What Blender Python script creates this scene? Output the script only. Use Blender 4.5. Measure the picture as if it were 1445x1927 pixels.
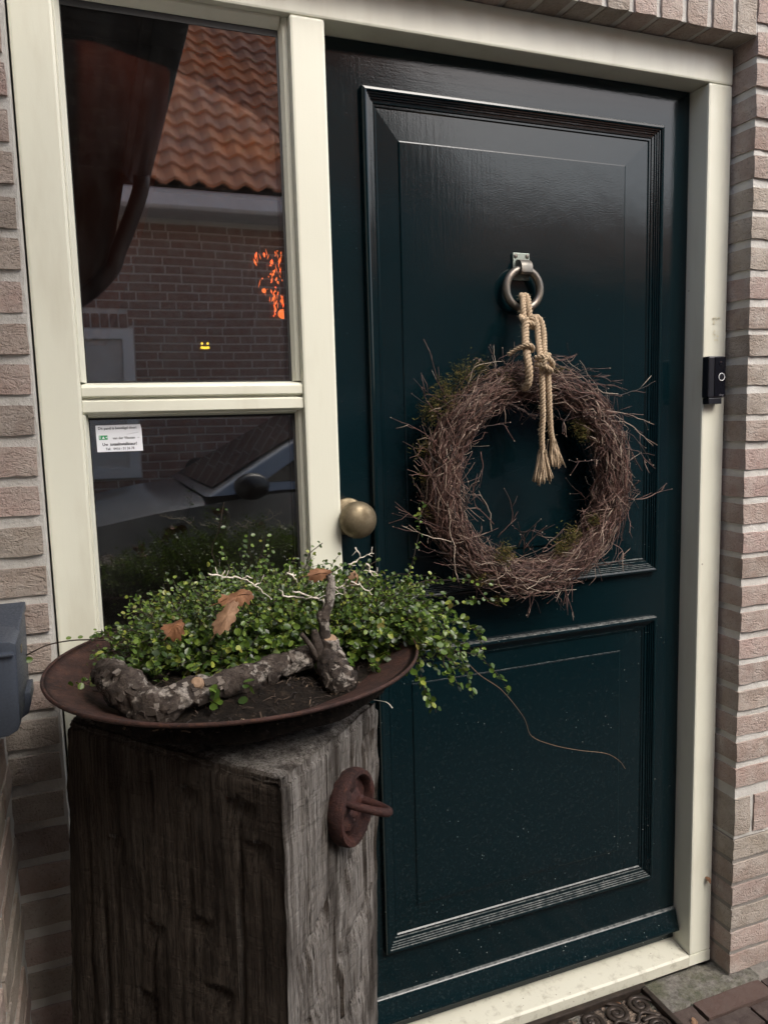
import bpy, bmesh, math, random
from mathutils import Vector, Matrix, noise
random.seed(11)
C = bpy.context.scene.collection
scene = bpy.context.scene
for o in list(bpy.data.objects): bpy.data.objects.remove(o)

# ------------------------------------------------------------------ camera
CAM = Vector((-0.37415, -1.37569, 1.33779))
ROT = Matrix(((0.93308634, -0.35861847, -0.02725193),
              (-0.068914, -0.1039083, -0.99219652),
              (0.3529883, 0.92768306, -0.12166925)))      # rows: right, down, forward
FPX, PW, PH = 1447.0, 1445.0, 1927.0
cam = bpy.data.cameras.new('camera'); co = bpy.data.objects.new('camera', cam); C.objects.link(co)
cam.sensor_fit = 'VERTICAL'; cam.sensor_height = 36.0; cam.lens = 36.0*FPX/PH
cam.clip_start = 0.02; cam.clip_end = 3000
r_, d_, f_ = ROT[0], ROT[1], ROT[2]
co.matrix_world = Matrix(((r_[0], -d_[0], -f_[0], CAM[0]), (r_[1], -d_[1], -f_[1], CAM[1]),
                          (r_[2], -d_[2], -f_[2], CAM[2]), (0, 0, 0, 1)))
scene.camera = co

# ------------------------------------------------------------------ light
SUN_EL, SUN_AZ = math.radians(48), math.radians(26)       # azimuth to the right of straight out of the door
w = bpy.data.worlds.new('World'); scene.world = w; w.use_nodes = True
nt = w.node_tree; nt.nodes.clear()
sky = nt.nodes.new('ShaderNodeTexSky'); sky.sky_type = 'NISHITA'; sky.sun_disc = False
sky.sun_elevation = SUN_EL
sdir = Vector((math.sin(SUN_AZ)*math.cos(SUN_EL), -math.cos(SUN_AZ)*math.cos(SUN_EL), math.sin(SUN_EL)))
sky.sun_rotation = math.atan2(sdir.x, sdir.y)
sky.air_density = 1.0; sky.dust_density = 4.0; sky.ozone_density = 1.0
hs = nt.nodes.new('ShaderNodeHueSaturation'); hs.inputs['Saturation'].default_value = 0.85
bg = nt.nodes.new('ShaderNodeBackground'); bg.inputs['Strength'].default_value = 0.15
wo = nt.nodes.new('ShaderNodeOutputWorld')
nt.links.new(sky.outputs[0], hs.inputs['Color']); nt.links.new(hs.outputs[0], bg.inputs[0]); nt.links.new(bg.outputs[0], wo.inputs[0])
sl = bpy.data.lights.new('sun', 'SUN'); sl.energy = 0.65; sl.angle = math.radians(24); sl.color = (1.0, 0.995, 0.98)
so = bpy.data.objects.new('sun', sl); C.objects.link(so)
so.rotation_euler = sdir.to_track_quat('Z', 'Y').to_euler(); so.location = (6, -8, 9)
scene.view_settings.view_transform = 'Standard'; scene.view_settings.look = 'None'
scene.view_settings.exposure = 1.26; scene.view_settings.gamma = 1.0
try: scene.view_settings.use_curve_mapping = False
except Exception: pass
scene.render.engine = 'CYCLES'
scene.cycles.max_bounces = 8; scene.cycles.transparent_max_bounces = 16

# ------------------------------------------------------------------ helpers
def at(px, py, x=None, y=None, z=None):
    """the point of the world that stands behind a spot of the photograph on the plane x=, y= or z="""
    d = ROT.transposed() @ Vector(((px-PW/2)/FPX, (py-PH/2)/FPX, 1.0))
    k, v = (0, x) if x is not None else (1, y) if y is not None else (2, z)
    return CAM + d*((v-CAM[k])/d[k])

def n3(x, y, z): return noise.noise(Vector((x, y, z)))
def fbm(x, y, z, o=3):
    s, a = 0.0, 1.0
    for i in range(o):
        s += a*noise.noise(Vector((x, y, z))); x *= 2.1; y *= 2.1; z *= 2.1; a *= .5
    return s

class MB:
    def __init__(s): s.v = []; s.f = []
    def add(s, vs, fs):
        o = len(s.v); s.v += [tuple(p) for p in vs]; s.f += [tuple(i+o for i in f) for f in fs]
    def box(s, x0, x1, y0, y1, z0, z1):
        s.add([(x0,y0,z0),(x1,y0,z0),(x1,y1,z0),(x0,y1,z0),(x0,y0,z1),(x1,y0,z1),(x1,y1,z1),(x0,y1,z1)],
              [(0,3,2,1),(4,5,6,7),(0,1,5,4),(1,2,6,5),(2,3,7,6),(3,0,4,7)])
    def hexa(s, p8): s.add(p8, [(0,3,2,1),(4,5,6,7),(0,1,5,4),(1,2,6,5),(2,3,7,6),(3,0,4,7)])
    def prism(s, prof, axis, a0, a1):
        """closed polygon prof of 2-D points swept along an axis"""
        n = len(prof)
        def mk(p, a): return (a,p[0],p[1]) if axis == 0 else (p[0],a,p[1]) if axis == 1 else (p[0],p[1],a)
        s.add([mk(p,a0) for p in prof]+[mk(p,a1) for p in prof],
              [tuple(range(n))[::-1], tuple(range(n,2*n))]+[(i,(i+1)%n,n+(i+1)%n,n+i) for i in range(n)])
    def tube(s, pts, r, n=8, cap=True, rad_fn=None):
        pts = [Vector(p) for p in pts]; m = len(pts)
        rr = r if isinstance(r, (list, tuple)) else [r]*m
        T = []
        for i in range(m):
            t = pts[min(i+1,m-1)]-pts[max(i-1,0)]
            T.append(t.normalized() if t.length > 1e-9 else Vector((0,0,1)))
        u = T[0].orthogonal().normalized(); vs = []
        for i in range(m):
            u = (u - T[i]*u.dot(T[i])); u = u.normalized() if u.length > 1e-6 else T[i].orthogonal().normalized()
            v = T[i].cross(u)
            for k in range(n):
                a = 2*math.pi*k/n
                q = rr[i]*(rad_fn(i, k, pts[i]+(u*math.cos(a)+v*math.sin(a))*rr[i]) if rad_fn else 1.0)
                vs.append(pts[i]+(u*math.cos(a)+v*math.sin(a))*q)
        fs = [(i*n+k, i*n+(k+1)%n, (i+1)*n+(k+1)%n, (i+1)*n+k) for i in range(m-1) for k in range(n)]
        if cap: fs += [tuple(range(n))[::-1], tuple(range((m-1)*n, m*n))]
        s.add(vs, fs)
    def torus(s, c, R, r, ax='y', n=40, k=10, a0=0, a1=2*math.pi):
        pts = []
        for i in range(n+1):
            a = a0+(a1-a0)*i/n
            p = (math.cos(a)*R, 0, math.sin(a)*R) if ax == 'y' else (math.cos(a)*R, math.sin(a)*R, 0) if ax == 'z' else (0, math.cos(a)*R, math.sin(a)*R)
            pts.append(Vector(c)+Vector(p))
        s.tube(pts, r, k, cap=abs(a1-a0) < 6.28)
    def lathe(s, prof, c, axis, n=40, close=True):
        """prof: (radius, along) pairs revolved about axis vector through c"""
        ax = Vector(axis).normalized(); u = ax.orthogonal().normalized(); v = ax.cross(u); vs = []
        for r, h in prof:
            for k in range(n):
                a = 2*math.pi*k/n; vs.append(Vector(c)+ax*h+(u*math.cos(a)+v*math.sin(a))*max(r,1e-5))
        m = len(prof)
        fs = [(i*n+k, i*n+(k+1)%n, (i+1)*n+(k+1)%n, (i+1)*n+k) for i in range(m-1) for k in range(n)]
        if close: fs += [tuple(range(n))[::-1], tuple(range((m-1)*n, m*n))]
        s.add(vs, fs)
    def lattice(s, xs, ys, zs, disp=None):
        """box surface of a lattice, each shell vertex moved by disp(x,y,z)"""
        idx = {}; nx, ny, nz = len(xs)-1, len(ys)-1, len(zs)-1; vs = []; fs = []
        def V(i, j, k):
            if (i,j,k) not in idx:
                idx[(i,j,k)] = len(vs); p = (xs[i], ys[j], zs[k]); vs.append(disp(*p) if disp else p)
            return idx[(i,j,k)]
        for i in range(nx):
            for k in range(nz):
                fs.append((V(i,0,k),V(i+1,0,k),V(i+1,0,k+1),V(i,0,k+1))); fs.append((V(i,ny,k),V(i,ny,k+1),V(i+1,ny,k+1),V(i+1,ny,k)))
        for j in range(ny):
            for k in range(nz):
                fs.append((V(0,j,k),V(0,j,k+1),V(0,j+1,k+1),V(0,j+1,k))); fs.append((V(nx,j,k),V(nx,j+1,k),V(nx,j+1,k+1),V(nx,j,k+1)))
        for i in range(nx):
            for j in range(ny):
                fs.append((V(i,j,0),V(i,j+1,0),V(i+1,j+1,0),V(i+1,j,0))); fs.append((V(i,j,nz),V(i+1,j,nz),V(i+1,j+1,nz),V(i,j+1,nz)))
        s.add(vs, fs)
    def build(s, name, m, parent=None, smooth=False, bevel=0, kind=None, label=None, autosmooth=None):
        loc = Vector(parent.get('_o', (0,0,0))) if parent is not None else Vector((0,0,0))
        me = bpy.data.meshes.new(name)
        me.from_pydata([(p[0]-loc[0], p[1]-loc[1], p[2]-loc[2]) for p in s.v], [], s.f)
        if bevel:
            bm = bmesh.new(); bm.from_mesh(me)
            es = [e for e in bm.edges if len(e.link_faces) == 2 and e.calc_face_angle(0) > .6]
            bmesh.ops.bevel(bm, geom=es, offset=bevel, segments=2, affect='EDGES', profile=.6); bm.to_mesh(me); bm.free()
        if smooth: me.shade_smooth()
        if autosmooth:
            me.shade_smooth()
            bm = bmesh.new(); bm.from_mesh(me)
            for e in bm.edges:
                if len(e.link_faces) == 2 and e.calc_face_angle(0) > autosmooth: e.smooth = False
            bm.to_mesh(me); bm.free()
        me.materials.append(m)
        o = bpy.data.objects.new(name, me); C.objects.link(o)
        if parent is not None: o.parent = parent
        if kind: o['kind'] = kind
        if label: o['label'] = label
        o['_o'] = tuple(loc)
        return o

def thing(name, label, cat, loc=(0,0,0), group=None):
    o = bpy.data.objects.new(name, None); C.objects.link(o); o.location = loc; o.empty_display_size = .05
    o['label'] = label; o['category'] = cat; o['_o'] = tuple(loc)
    if group: o['group'] = group
    return o
def tag(o, label, cat, group=None):
    o['label'] = label; o['category'] = cat
    if group: o['group'] = group
    return o

# ------------------------------------------------------------------ materials
class M:
    def __init__(s, name, col=(.5,.5,.5), rough=.5, metal=0, spec=.5):
        s.m = bpy.data.materials.new(name); s.m.use_nodes = True; s.nt = s.m.node_tree
        s.b = s.nt.nodes['Principled BSDF']; s.out = s.nt.nodes['Material Output']
        s.b.inputs['Base Color'].default_value = (*col, 1); s.b.inputs['Roughness'].default_value = rough
        s.b.inputs['Metallic'].default_value = metal; s.b.inputs['Specular IOR Level'].default_value = spec
    def n(s, t, **k):
        q = s.nt.nodes.new('ShaderNode'+t)
        for a, b in k.items():
            if a.startswith('i_'):
                key = a[2:].replace('_', ' '); inp = q.inputs[int(key)] if key.isdigit() else q.inputs[key]
                if isinstance(b, bpy.types.NodeSocket): s.nt.links.new(b, inp)
                else: inp.default_value = b
            else: setattr(q, a, b)
        return q
    def link(s, a, b): s.nt.links.new(a, b)
    def coord(s, scale=(1,1,1), kind='Object', loc=(0,0,0)):
        tc = s.n('TexCoord'); mp = s.n('Mapping'); mp.inputs['Scale'].default_value = scale; mp.inputs['Location'].default_value = loc
        s.link(tc.outputs[kind], mp.inputs['Vector']); return mp.outputs[0]
    def noise(s, scale, detail=4, rough=.55, vec=None, dist=0):
        q = s.n('TexNoise', i_Scale=scale, i_Detail=detail, i_Roughness=rough, i_Distortion=dist)
        if vec is not None: s.link(vec, q.inputs['Vector'])
        return q.outputs['Fac']
    def ramp(s, fac, stops, interp='LINEAR'):
        q = s.n('ValToRGB'); q.color_ramp.interpolation = interp; e = q.color_ramp.elements
        while len(e) > 1: e.remove(e[0])
        e[0].position = stops[0][0]; c = stops[0][1]; e[0].color = (*c, 1) if isinstance(c, tuple) else (c,c,c,1)
        for p, c in stops[1:]:
            x = e.new(p); x.color = (*c, 1) if isinstance(c, tuple) else (c,c,c,1)
        s.link(fac, q.inputs[0]); return q.outputs[0]
    def mix(s, fac, a, b, blend='MIX'):
        q = s.n('Mix', data_type='RGBA', blend_type=blend)
        for sock, v in ((q.inputs[0], fac), (q.inputs[6], a), (q.inputs[7], b)):
            if isinstance(v, bpy.types.NodeSocket): s.link(v, sock)
            elif isinstance(v, tuple): sock.default_value = (*v, 1)
            else: sock.default_value = v
        return q.outputs[2]
    def math(s, op, a, b=0.0):
        q = s.n('Math', operation=op)
        for i, v in enumerate((a, b)):
            if isinstance(v, bpy.types.NodeSocket): s.link(v, q.inputs[i])
            else: q.inputs[i].default_value = v
        return q.outputs[0]
    def bump(s, h, strength=.5, dist=.01, prev=None):
        q = s.n('Bump', i_Strength=strength, i_Distance=dist); s.link(h, q.inputs['Height'])
        if prev is not None: s.link(prev, q.inputs['Normal'])
        s.link(q.outputs[0], s.b.inputs['Normal']); return q.outputs[0]
    def set(s, **k):
        for a, v in k.items():
            inp = s.b.inputs[a.replace('_', ' ')]
            if isinstance(v, bpy.types.NodeSocket): s.link(v, inp)
            else: inp.default_value = (*v, 1) if isinstance(v, tuple) and len(v) == 3 else v
        return s

def brick_mat(name, tones, dark=.55, bumpd=.004):
    q = M(name, rough=.92, spec=.25); v = q.coord()
    oi = q.n('ObjectInfo')
    base = q.ramp(oi.outputs['Random'], [(i/(len(tones)-1), t) for i, t in enumerate(tones)])
    blot = q.noise(22, 5, .6, v); fine = q.noise(240, 4, .7, v)
    c = q.mix(q.ramp(blot, [(.35, 0.0), (.7, 1.0)]), base, q.mix(.6, base, (.46,.42,.37)))
    c = q.mix(q.ramp(fine, [(.3, .55), (.45, 0.0)]), c, (.11,.085,.07))
    q.set(Base_Color=c)
    vs = q.coord((22, 22, 48)); crease = q.n('TexNoise', i_Scale=1.0, i_Detail=3, i_Roughness=.7, i_Distortion=.5); q.link(vs, crease.inputs['Vector'])
    cr = q.ramp(crease.outputs['Fac'], [(.455, 1.0), (.490, 0.25), (.51, .55), (.55, 1.0)])
    b = q.bump(cr, .55, bumpd); b = q.bump(fine, .9, .0032, b); q.bump(blot, .5, .006, b)
    return q.m
M_brick = brick_mat('pink_brown_brick', [(.345,.25,.21),(.25,.195,.16),(.39,.295,.255),(.32,.275,.225),(.22,.18,.15),(.355,.255,.225),(.29,.25,.20)])
M_brick_dark = brick_mat('brown_red_brick', [(.29,.15,.12),(.23,.13,.11),(.33,.19,.15),(.20,.12,.105)])
def mortar_mat(name, c0, c1, bumpd=.005):
    q = M(name, rough=.95, spec=.2); v = q.coord(); n1 = q.noise(70, 6, .7, v); n2 = q.noise(9, 3, .5, v)
    q.set(Base_Color=q.mix(q.ramp(n2, [(.35,0.0),(.65,1.0)]), q.mix(n1, c0, c1), c0)); q.bump(n1, .8, bumpd); return q.m
M_mortar = mortar_mat('pale_mortar', (.46,.445,.41), (.64,.63,.59))
M_mortar_opp = mortar_mat('lane_mortar', (.64,.62,.58), (.76,.74,.70))
M_mortar_grey = mortar_mat('grey_mortar', (.20,.185,.165), (.29,.27,.245))

def paint(name, col, grain=(60,60,3), rough=.28, bumpd=.0012, coat=0.0, specks=False, dirt=None, gs=.14):
    q = M(name, col, rough, spec=.36 if specks else .5); v = q.coord(grain); g = q.n('TexNoise', i_Scale=1.0, i_Detail=5, i_Roughness=.65, i_Distortion=.4); q.link(v, g.inputs['Vector'])
    v1 = q.coord(); big = q.noise(5, 3, .5, v1); fine = q.noise(420, 2, .5, v1)
    b = q.bump(g.outputs['Fac'], gs, bumpd); b = q.bump(big, .06, .02, b); q.bump(fine, .12, .0008, b)
    c = q.mix(q.ramp(q.noise(3.5, 4, .6, v1), [(.3,0.0),(.75,.35)]), col, tuple(x*.86 for x in col))
    if not specks and not dirt:
        vo = q.n('TexVoronoi', i_Scale=24); q.link(v1, vo.inputs['Vector']); gt = q.math('GREATER_THAN', q.noise(17,2,.5,v1), .60)
        c = q.mix(q.math('MULTIPLY', q.ramp(vo.outputs['Distance'], [(.035,.75),(.07,0.0)]), gt), c, (.22,.19,.14))
        sm = q.noise(1, 4, .65, q.coord((14,14,3.0))); c = q.mix(q.ramp(sm, [(.52,0.0),(.78,.42)]), c, (.50,.465,.36))
    if dirt:
        dn = q.noise(38, 6, .75, v1); c = q.mix(q.ramp(dn, [(.52,0.0),(.68,.60)]), c, dirt)
        vo = q.n('TexVoronoi', i_Scale=55); q.link(v1, vo.inputs['Vector'])
        c = q.mix(q.ramp(vo.outputs['Distance'], [(.05,.8),(.10,0.0)]), c, tuple(x*.5 for x in dirt))
    if specks:
        vo = q.n('TexVoronoi', i_Scale=85, i_Randomness=1.0); q.link(v1, vo.inputs['Vector'])
        sx = q.n('SeparateXYZ'); q.link(v1, sx.inputs[0])
        zr = q.n('MapRange', i_1=.0, i_2=1.3, i_3=.10, i_4=.035); q.link(sx.outputs[2], zr.inputs[0])
        gate = q.math('GREATER_THAN', q.noise(9, 4, .6, v1), .57)
        mk = q.math('MULTIPLY', q.math('LESS_THAN', vo.outputs['Distance'], zr.outputs[0]), gate)
        film = q.math('MULTIPLY', q.ramp(q.noise(160, 5, .8, v1), [(.55,0.0),(.75,.10)]), q.ramp(zr.outputs[0], [(.05,0.0),(.09,1.0)]))
        gn = q.n('NewGeometry'); sn = q.n('SeparateXYZ'); q.link(gn.outputs['Normal'], sn.inputs[0])
        du = q.math('MULTIPLY', q.ramp(sn.outputs[2], [(.45,0.0),(.8,.55)]), q.ramp(q.noise(70,5,.7,v1), [(.35,.15),(.7,1.0)])); film = q.math('MAXIMUM', film, du)
        c = q.mix(mk, q.mix(film, c, (.3,.3,.28)), (.30,.31,.29)); q.set(Roughness=q.mix(mk, q.mix(film, (rough,)*3, (.7,)*3), (.8,.8,.8)))
    q.set(Base_Color=c); q.set(Coat_Weight=coat, Coat_Roughness=.12)
    return q.m
CREAM = (.69,.69,.575)
M_cream = paint('cream_paint', CREAM, (70,70,2.5), .33, .0008)
M_cream_h = paint('cream_paint_along', CREAM, (2.5,70,70), .33, .0008)
M_sill = paint('weathered_cream_paint', (.54,.53,.435), (3,60,60), .55, .002, dirt=(.24,.215,.16))
GREEN = (.0021,.0096,.0122)
M_green_v = paint('dark_green_paint', GREEN, (120,120,9), .10, .0012, 0, specks=True)
M_green_h = paint('dark_green_paint_along', GREEN, (9,120,120), .10, .0012, 0, specks=True)

def metal(name, col, col2, rough=.4, metal=1.0, scale=30, bumpd=.001):
    q = M(name, col, rough, metal); v = q.coord(); a = q.noise(scale, 5, .65, v)
    q.set(Base_Color=q.mix(q.ramp(a, [(.35,0.0),(.65,1.0)]), col, col2), Roughness=q.ramp(a, [(.3,rough*.8),(.7,min(1,rough*1.5))])); q.bump(q.noise(scale*5,3,.6,v), .3, bumpd); return q.m
M_ring = metal('worn_bronze', (.23,.20,.165), (.15,.145,.13), .38, .9)
M_plate = metal('verdigris_bronze', (.22,.24,.21), (.30,.35,.31), .5, .7, 60)
M_knob = metal('aged_brass', (.27,.225,.145), (.15,.12,.075), .48, .85, 45)
M_rust = metal('brown_rust', (.060,.028,.020), (.034,.017,.013), .55, .2, 28, .003)
M_rust2 = metal('red_rust', (.048,.018,.014), (.028,.012,.010), .5, .2, 60, .004)
def rusty(name, c0, c1, c2):
    q = M(name, rough=.75, spec=.3); v = q.coord(); a = q.noise(22,7,.75,v); b2 = q.noise(130,5,.8,v); c = q.mix(q.ramp(a,[(.38,0.0),(.6,1.0)]), c0, c1); c = q.mix(q.ramp(b2,[(.52,0.0),(.68,.9)]), c, c2)
    q.set(Base_Color=c, Roughness=q.ramp(a,[(.35,.55),(.65,.9)])); b = q.bump(a,.5,.004); q.bump(b2,.8,.003,b); return q.m
M_rust = rusty('brown_rust', (.052,.022,.016), (.024,.013,.011), (.095,.040,.020)); M_rust2 = rusty('red_rust', (.040,.013,.010), (.018,.008,.007), (.075,.028,.016))
M_iron = metal('black_iron', (.035,.028,.024), (.06,.045,.035), .4, .6, 60, .002)
M_black = M('black_plastic', (.012,.013,.017), .28).m
M_face = M('glossy_black', (.006,.006,.009), .08).m
M_rubber = M('black_gasket', (.010,.010,.010), .6).m
M_charcoal = metal('charcoal_powder_coat', (.050,.062,.082), (.042,.052,.070), .42, .1, 300, .0006)
M_white = M('white_plastic', (.75,.76,.74), .4).m
M_greytxt = M('grey_print', (.05,.055,.06), .6).m
M_greylogo = M('pale_grey_print', (.12,.12,.13), .4).m
M_label = M('white_label', (.78,.80,.84), .45).m
M_lblgreen = M('green_print', (.03,.30,.11), .5).m
M_stain = M('glue_stain', (.66,.63,.47), .5).m

q = M('old_oak', rough=.92, spec=.15); v = q.coord((210,210,2.6)); fib = q.n('TexNoise', i_Scale=1.0, i_Detail=8, i_Roughness=.78, i_Distortion=.0); q.link(v, fib.inputs['Vector'])
fib2 = q.noise(1, 5, .75, q.coord((420,420,9))); big = q.noise(1, 4, .6, q.coord((9,9,1.3))); hl = q.noise(150, 4, .7, q.coord((1,1,.22))); bl = q.noise(1, 3, .6, q.coord((26,26,5)))
c = q.ramp(fib.outputs['Fac'], [(.32,(.020,.016,.014)),(.42,(.115,.104,.092)),(.51,(.24,.224,.202)),(.64,(.35,.335,.31)),(.8,(.47,.455,.42))])
c = q.mix(q.ramp(big, [(.38,.0),(.68,.6)]), c, q.mix(.4, c, (.085,.055,.036)))
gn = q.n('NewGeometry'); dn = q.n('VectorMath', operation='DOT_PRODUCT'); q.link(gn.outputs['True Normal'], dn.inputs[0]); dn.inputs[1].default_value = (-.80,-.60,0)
c = q.mix(q.ramp(dn.outputs['Value'], [(.35,0.0),(.75,.93)]), c, q.mix(.45, q.mix(1.0, c, (.30,.26,.22), 'MULTIPLY'), (.030,.019,.012)))  # shade of the left face deepened in the colour, with a browner wood tone
c = q.mix(q.ramp(bl, [(.36,.75),(.5,0.0)]), c, (.022,.016,.012))
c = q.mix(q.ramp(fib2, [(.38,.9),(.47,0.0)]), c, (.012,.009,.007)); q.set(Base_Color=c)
b = q.bump(fib.outputs['Fac'], 1.0, .006); b = q.bump(fib2, .9, .004, b); saw = q.ramp(q.noise(1, 3, .6, q.coord((16,16,105))), [(.40,0.0),(.48,1.0)]); b = q.bump(saw, .35, .004, b); q.bump(hl, .5, .003, b); M_oak = q.m

q = M('bark', rough=.85, spec=.25); v = q.coord(); vd = q.n('TexNoise', i_Scale=40, i_Detail=4); q.link(v, vd.inputs['Vector']); vv = q.n('Mix', data_type='VECTOR'); vv.inputs[0].default_value = .045; q.link(v, vv.inputs[4]); q.link(vd.outputs['Color'], vv.inputs[5])
vo = q.n('TexVoronoi', i_Scale=62, feature='DISTANCE_TO_EDGE'); q.link(vv.outputs[1], vo.inputs['Vector'])
a = q.noise(45, 8, .78, v); bpl = q.noise(24, 4, .65, v); mot = q.noise(11, 3, .5, v)
c = q.ramp(a, [(.32,(.014,.011,.009)),(.5,(.050,.038,.030)),(.66,(.125,.100,.082))])
c = q.mix(q.ramp(bpl, [(.53,0.0),(.58,.95)]), c, q.ramp(q.noise(190,6,.8,v), [(.38,(.07,.058,.048)),(.62,(.40,.36,.31))]))
crk = q.math('MULTIPLY', q.ramp(vo.outputs['Distance'], [(.01,.9),(.06,0.0)]), q.ramp(mot, [(.42,0.0),(.55,1.0)]))
c = q.mix(crk, c, (.010,.008,.007)); q.set(Base_Color=c)
b = q.bump(q.math('SUBTRACT', 1.0, crk), .6, .004); b = q.bump(bpl, .5, .005, b); q.bump(a, 1.0, .008, b); M_bark = q.m
q = M('cut_wood', (.24,.155,.095), .85); q.bump(q.noise(120,4,.6,q.coord()), .5, .002); M_cut = q.m

q = M('soil', rough=.97, spec=.15); v = q.coord(); a = q.noise(90, 7, .75, v)
q.set(Base_Color=q.ramp(a, [(.3,(.006,.005,.004)),(.55,(.020,.015,.011)),(.72,(.055,.040,.028))])); q.bump(a, 1.0, .012); M_soil = q.m
q = M('soil_crumbs', rough=.95); g = q.n('NewGeometry'); q.set(Base_Color=q.ramp(g.outputs['Random Per Island'], [(0,(.012,.009,.007)),(.7,(.045,.03,.02)),(.93,(.10,.07,.045)),(1,(.30,.22,.14))])); M_crumb = q.m

def leafmat(name):
    q = M(name, rough=.34, spec=.4); g = q.n('NewGeometry'); oi = q.n('ObjectInfo')
    r = q.math('FRACT', q.math('ADD', g.outputs['Random Per Island'], oi.outputs['Random']))
    c = q.ramp(r, [(0,(.014,.028,.006)),(.3,(.034,.068,.010)),(.65,(.075,.128,.018)),(.88,(.14,.20,.032)),(.97,(.25,.28,.05)),(1,(.10,.07,.02))])
    q.set(Base_Color=c, Transmission_Weight=0.0)
    tr = q.n('BsdfTranslucent'); q.link(q.mix(.5, c, (.16,.26,.03)), tr.inputs[0]); mx = q.n('MixShader'); mx.inputs[0].default_value = .22
    q.link(q.b.outputs[0], mx.inputs[1]); q.link(tr.outputs[0], mx.inputs[2]); q.link(mx.outputs[0], q.out.inputs[0]); return q.m
M_leaf = leafmat('round_green_leaf')
M_stem = M('wiry_stem', (.030,.018,.012), .6).m
q = M('twig_bark', rough=.55, spec=.4); g = q.n('NewGeometry'); oi = q.n('ObjectInfo'); r = q.math('FRACT', q.math('ADD', g.outputs['Random Per Island'], oi.outputs['Random']))
q.set(Base_Color=q.ramp(r, [(0,(.016,.011,.008)),(.3,(.058,.027,.021)),(.6,(.112,.054,.041)),(.8,(.18,.110,.085)),(.93,(.30,.225,.17)),(1,(.45,.37,.29))])); M_twig = q.m
q = M('dry_moss', rough=.95, spec=.1); g = q.n('NewGeometry'); q.set(Base_Color=q.ramp(g.outputs['Random Per Island'], [(0,(.016,.016,.006)),(.5,(.050,.047,.014)),(.8,(.090,.078,.024)),(1,(.11,.065,.024))])); M_moss = q.m
q = M('jute', rough=.95, spec=.1); g = q.n('NewGeometry'); a = q.noise(400, 3, .7, q.coord((1,1,1)))
q.set(Base_Color=q.mix(a, (.27,.195,.125), (.58,.46,.32))); q.bump(a, .8, .002); M_jute = q.m
q = M('jute_fibre', (.46,.36,.24), .95); M_fibre = q.m
q = M('bleached_twig', (.62,.56,.47), .8); M_bleach = q.m
q = M('dead_leaf', rough=.7, spec=.3); v = q.coord(); a = q.noise(60,5,.65,v); oi = q.n('ObjectInfo')
q.set(Base_Color=q.mix(oi.outputs['Random'], q.ramp(a, [(.3,(.09,.035,.014)),(.7,(.22,.10,.045))]), q.ramp(a, [(.3,(.13,.07,.04)),(.7,(.31,.19,.11))]))); q.bump(a, .5, .003); M_dead = q.m

q = M('clinker_paver', rough=.75, spec=.35); v = q.coord(); oi = q.n('ObjectInfo'); a = q.noise(45,6,.7,v)
base = q.ramp(oi.outputs['Random'], [(0,(.038,.026,.022)),(.5,(.052,.032,.027)),(.8,(.085,.048,.038)),(1,(.048,.037,.031))])
q.set(Base_Color=q.mix(q.ramp(a,[(.4,0.0),(.75,.6)]), base, (.10,.08,.066))); q.bump(a, .9, .006); M_paver = q.m
q = M('mossy_concrete', rough=.95, spec=.2); v = q.coord(); a = q.ramp(q.noise(75,8,.8,v),[(.35,0.0),(.65,1.0)]); mo = q.noise(14,6,.7,v)
q.set(Base_Color=q.mix(q.ramp(mo,[(.42,0.0),(.60,.85)]), q.mix(a,(.13,.12,.10),(.40,.375,.33)), q.mix(a,(.075,.082,.045),(.23,.225,.155)))); q.bump(a, .9, .008); M_conc = q.m
q = M('sand_joint', rough=1); a = q.noise(120,5,.7,q.coord()); q.set(Base_Color=q.mix(a,(.10,.09,.075),(.26,.24,.205))); q.bump(a,.8,.004); M_sand = q.m

def glassmat():
    q = M('window_glass'); nt = q.nt; fr = q.n('Fresnel', i_IOR=2.5); gl = q.n('BsdfGlossy', i_Roughness=0.0); gl.inputs[0].default_value = (1,1,1,1)
    tr = q.n('BsdfTransparent'); tr.inputs[0].default_value = (.80,.83,.80,1); mx = q.n('MixShader')
    bp = q.n('Bump', i_Strength=.05, i_Distance=.01); q.link(q.noise(2.2, 2, .5, q.coord()), bp.inputs['Height']); q.link(bp.outputs[0], gl.inputs['Normal'])
    q.link(fr.outputs[0], mx.inputs[0]); q.link(tr.outputs[0], mx.inputs[1]); q.link(gl.outputs[0], mx.inputs[2]); df = q.n('BsdfDiffuse'); df.inputs[0].default_value = (.6,.6,.58,1); m2 = q.n('MixShader'); q.link(q.ramp(q.noise(9,6,.75,q.coord((1,1,.5))), [(.40,.002),(.62,.010),(.75,.030)]), m2.inputs[0]); q.link(mx.outputs[0], m2.inputs[1]); q.link(df.outputs[0], m2.inputs[2]); q.link(m2.outputs[0], q.out.inputs[0]); return q.m
M_glass = glassmat()
def emis(name, col, s):
    q = M(name, col, .5); q.set(Emission_Color=col, Emission_Strength=s); return q.m
M_orange_lit = emis('lit_orange', (1.0,.17,.035), 1.1)
M_yellow_lit = emis('lit_yellow', (1.0,.62,.05), 1.3)
M_dark_wall = M('dim_interior_plaster', (.06,.055,.05), .9).m
M_curtain = M('rust_red_curtain', (.16,.045,.02), .95).m
M_timber_dark = paint('dark_stained_timber', (.030,.018,.014), (40,40,3), .6, .002)
M_gutter = M('black_gutter', (.012,.012,.013), .35).m
M_zinc = metal('pale_zinc_gutter', (.78,.79,.80), (.70,.71,.72), .5, .0, 8)
q = M('pantile', rough=.85, spec=.3); v = q.coord(); a = q.noise(1.7,4,.6,v); b2 = q.noise(14,5,.7,v); li = q.noise(26,3,.5,v); g = q.n('NewGeometry')
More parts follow.
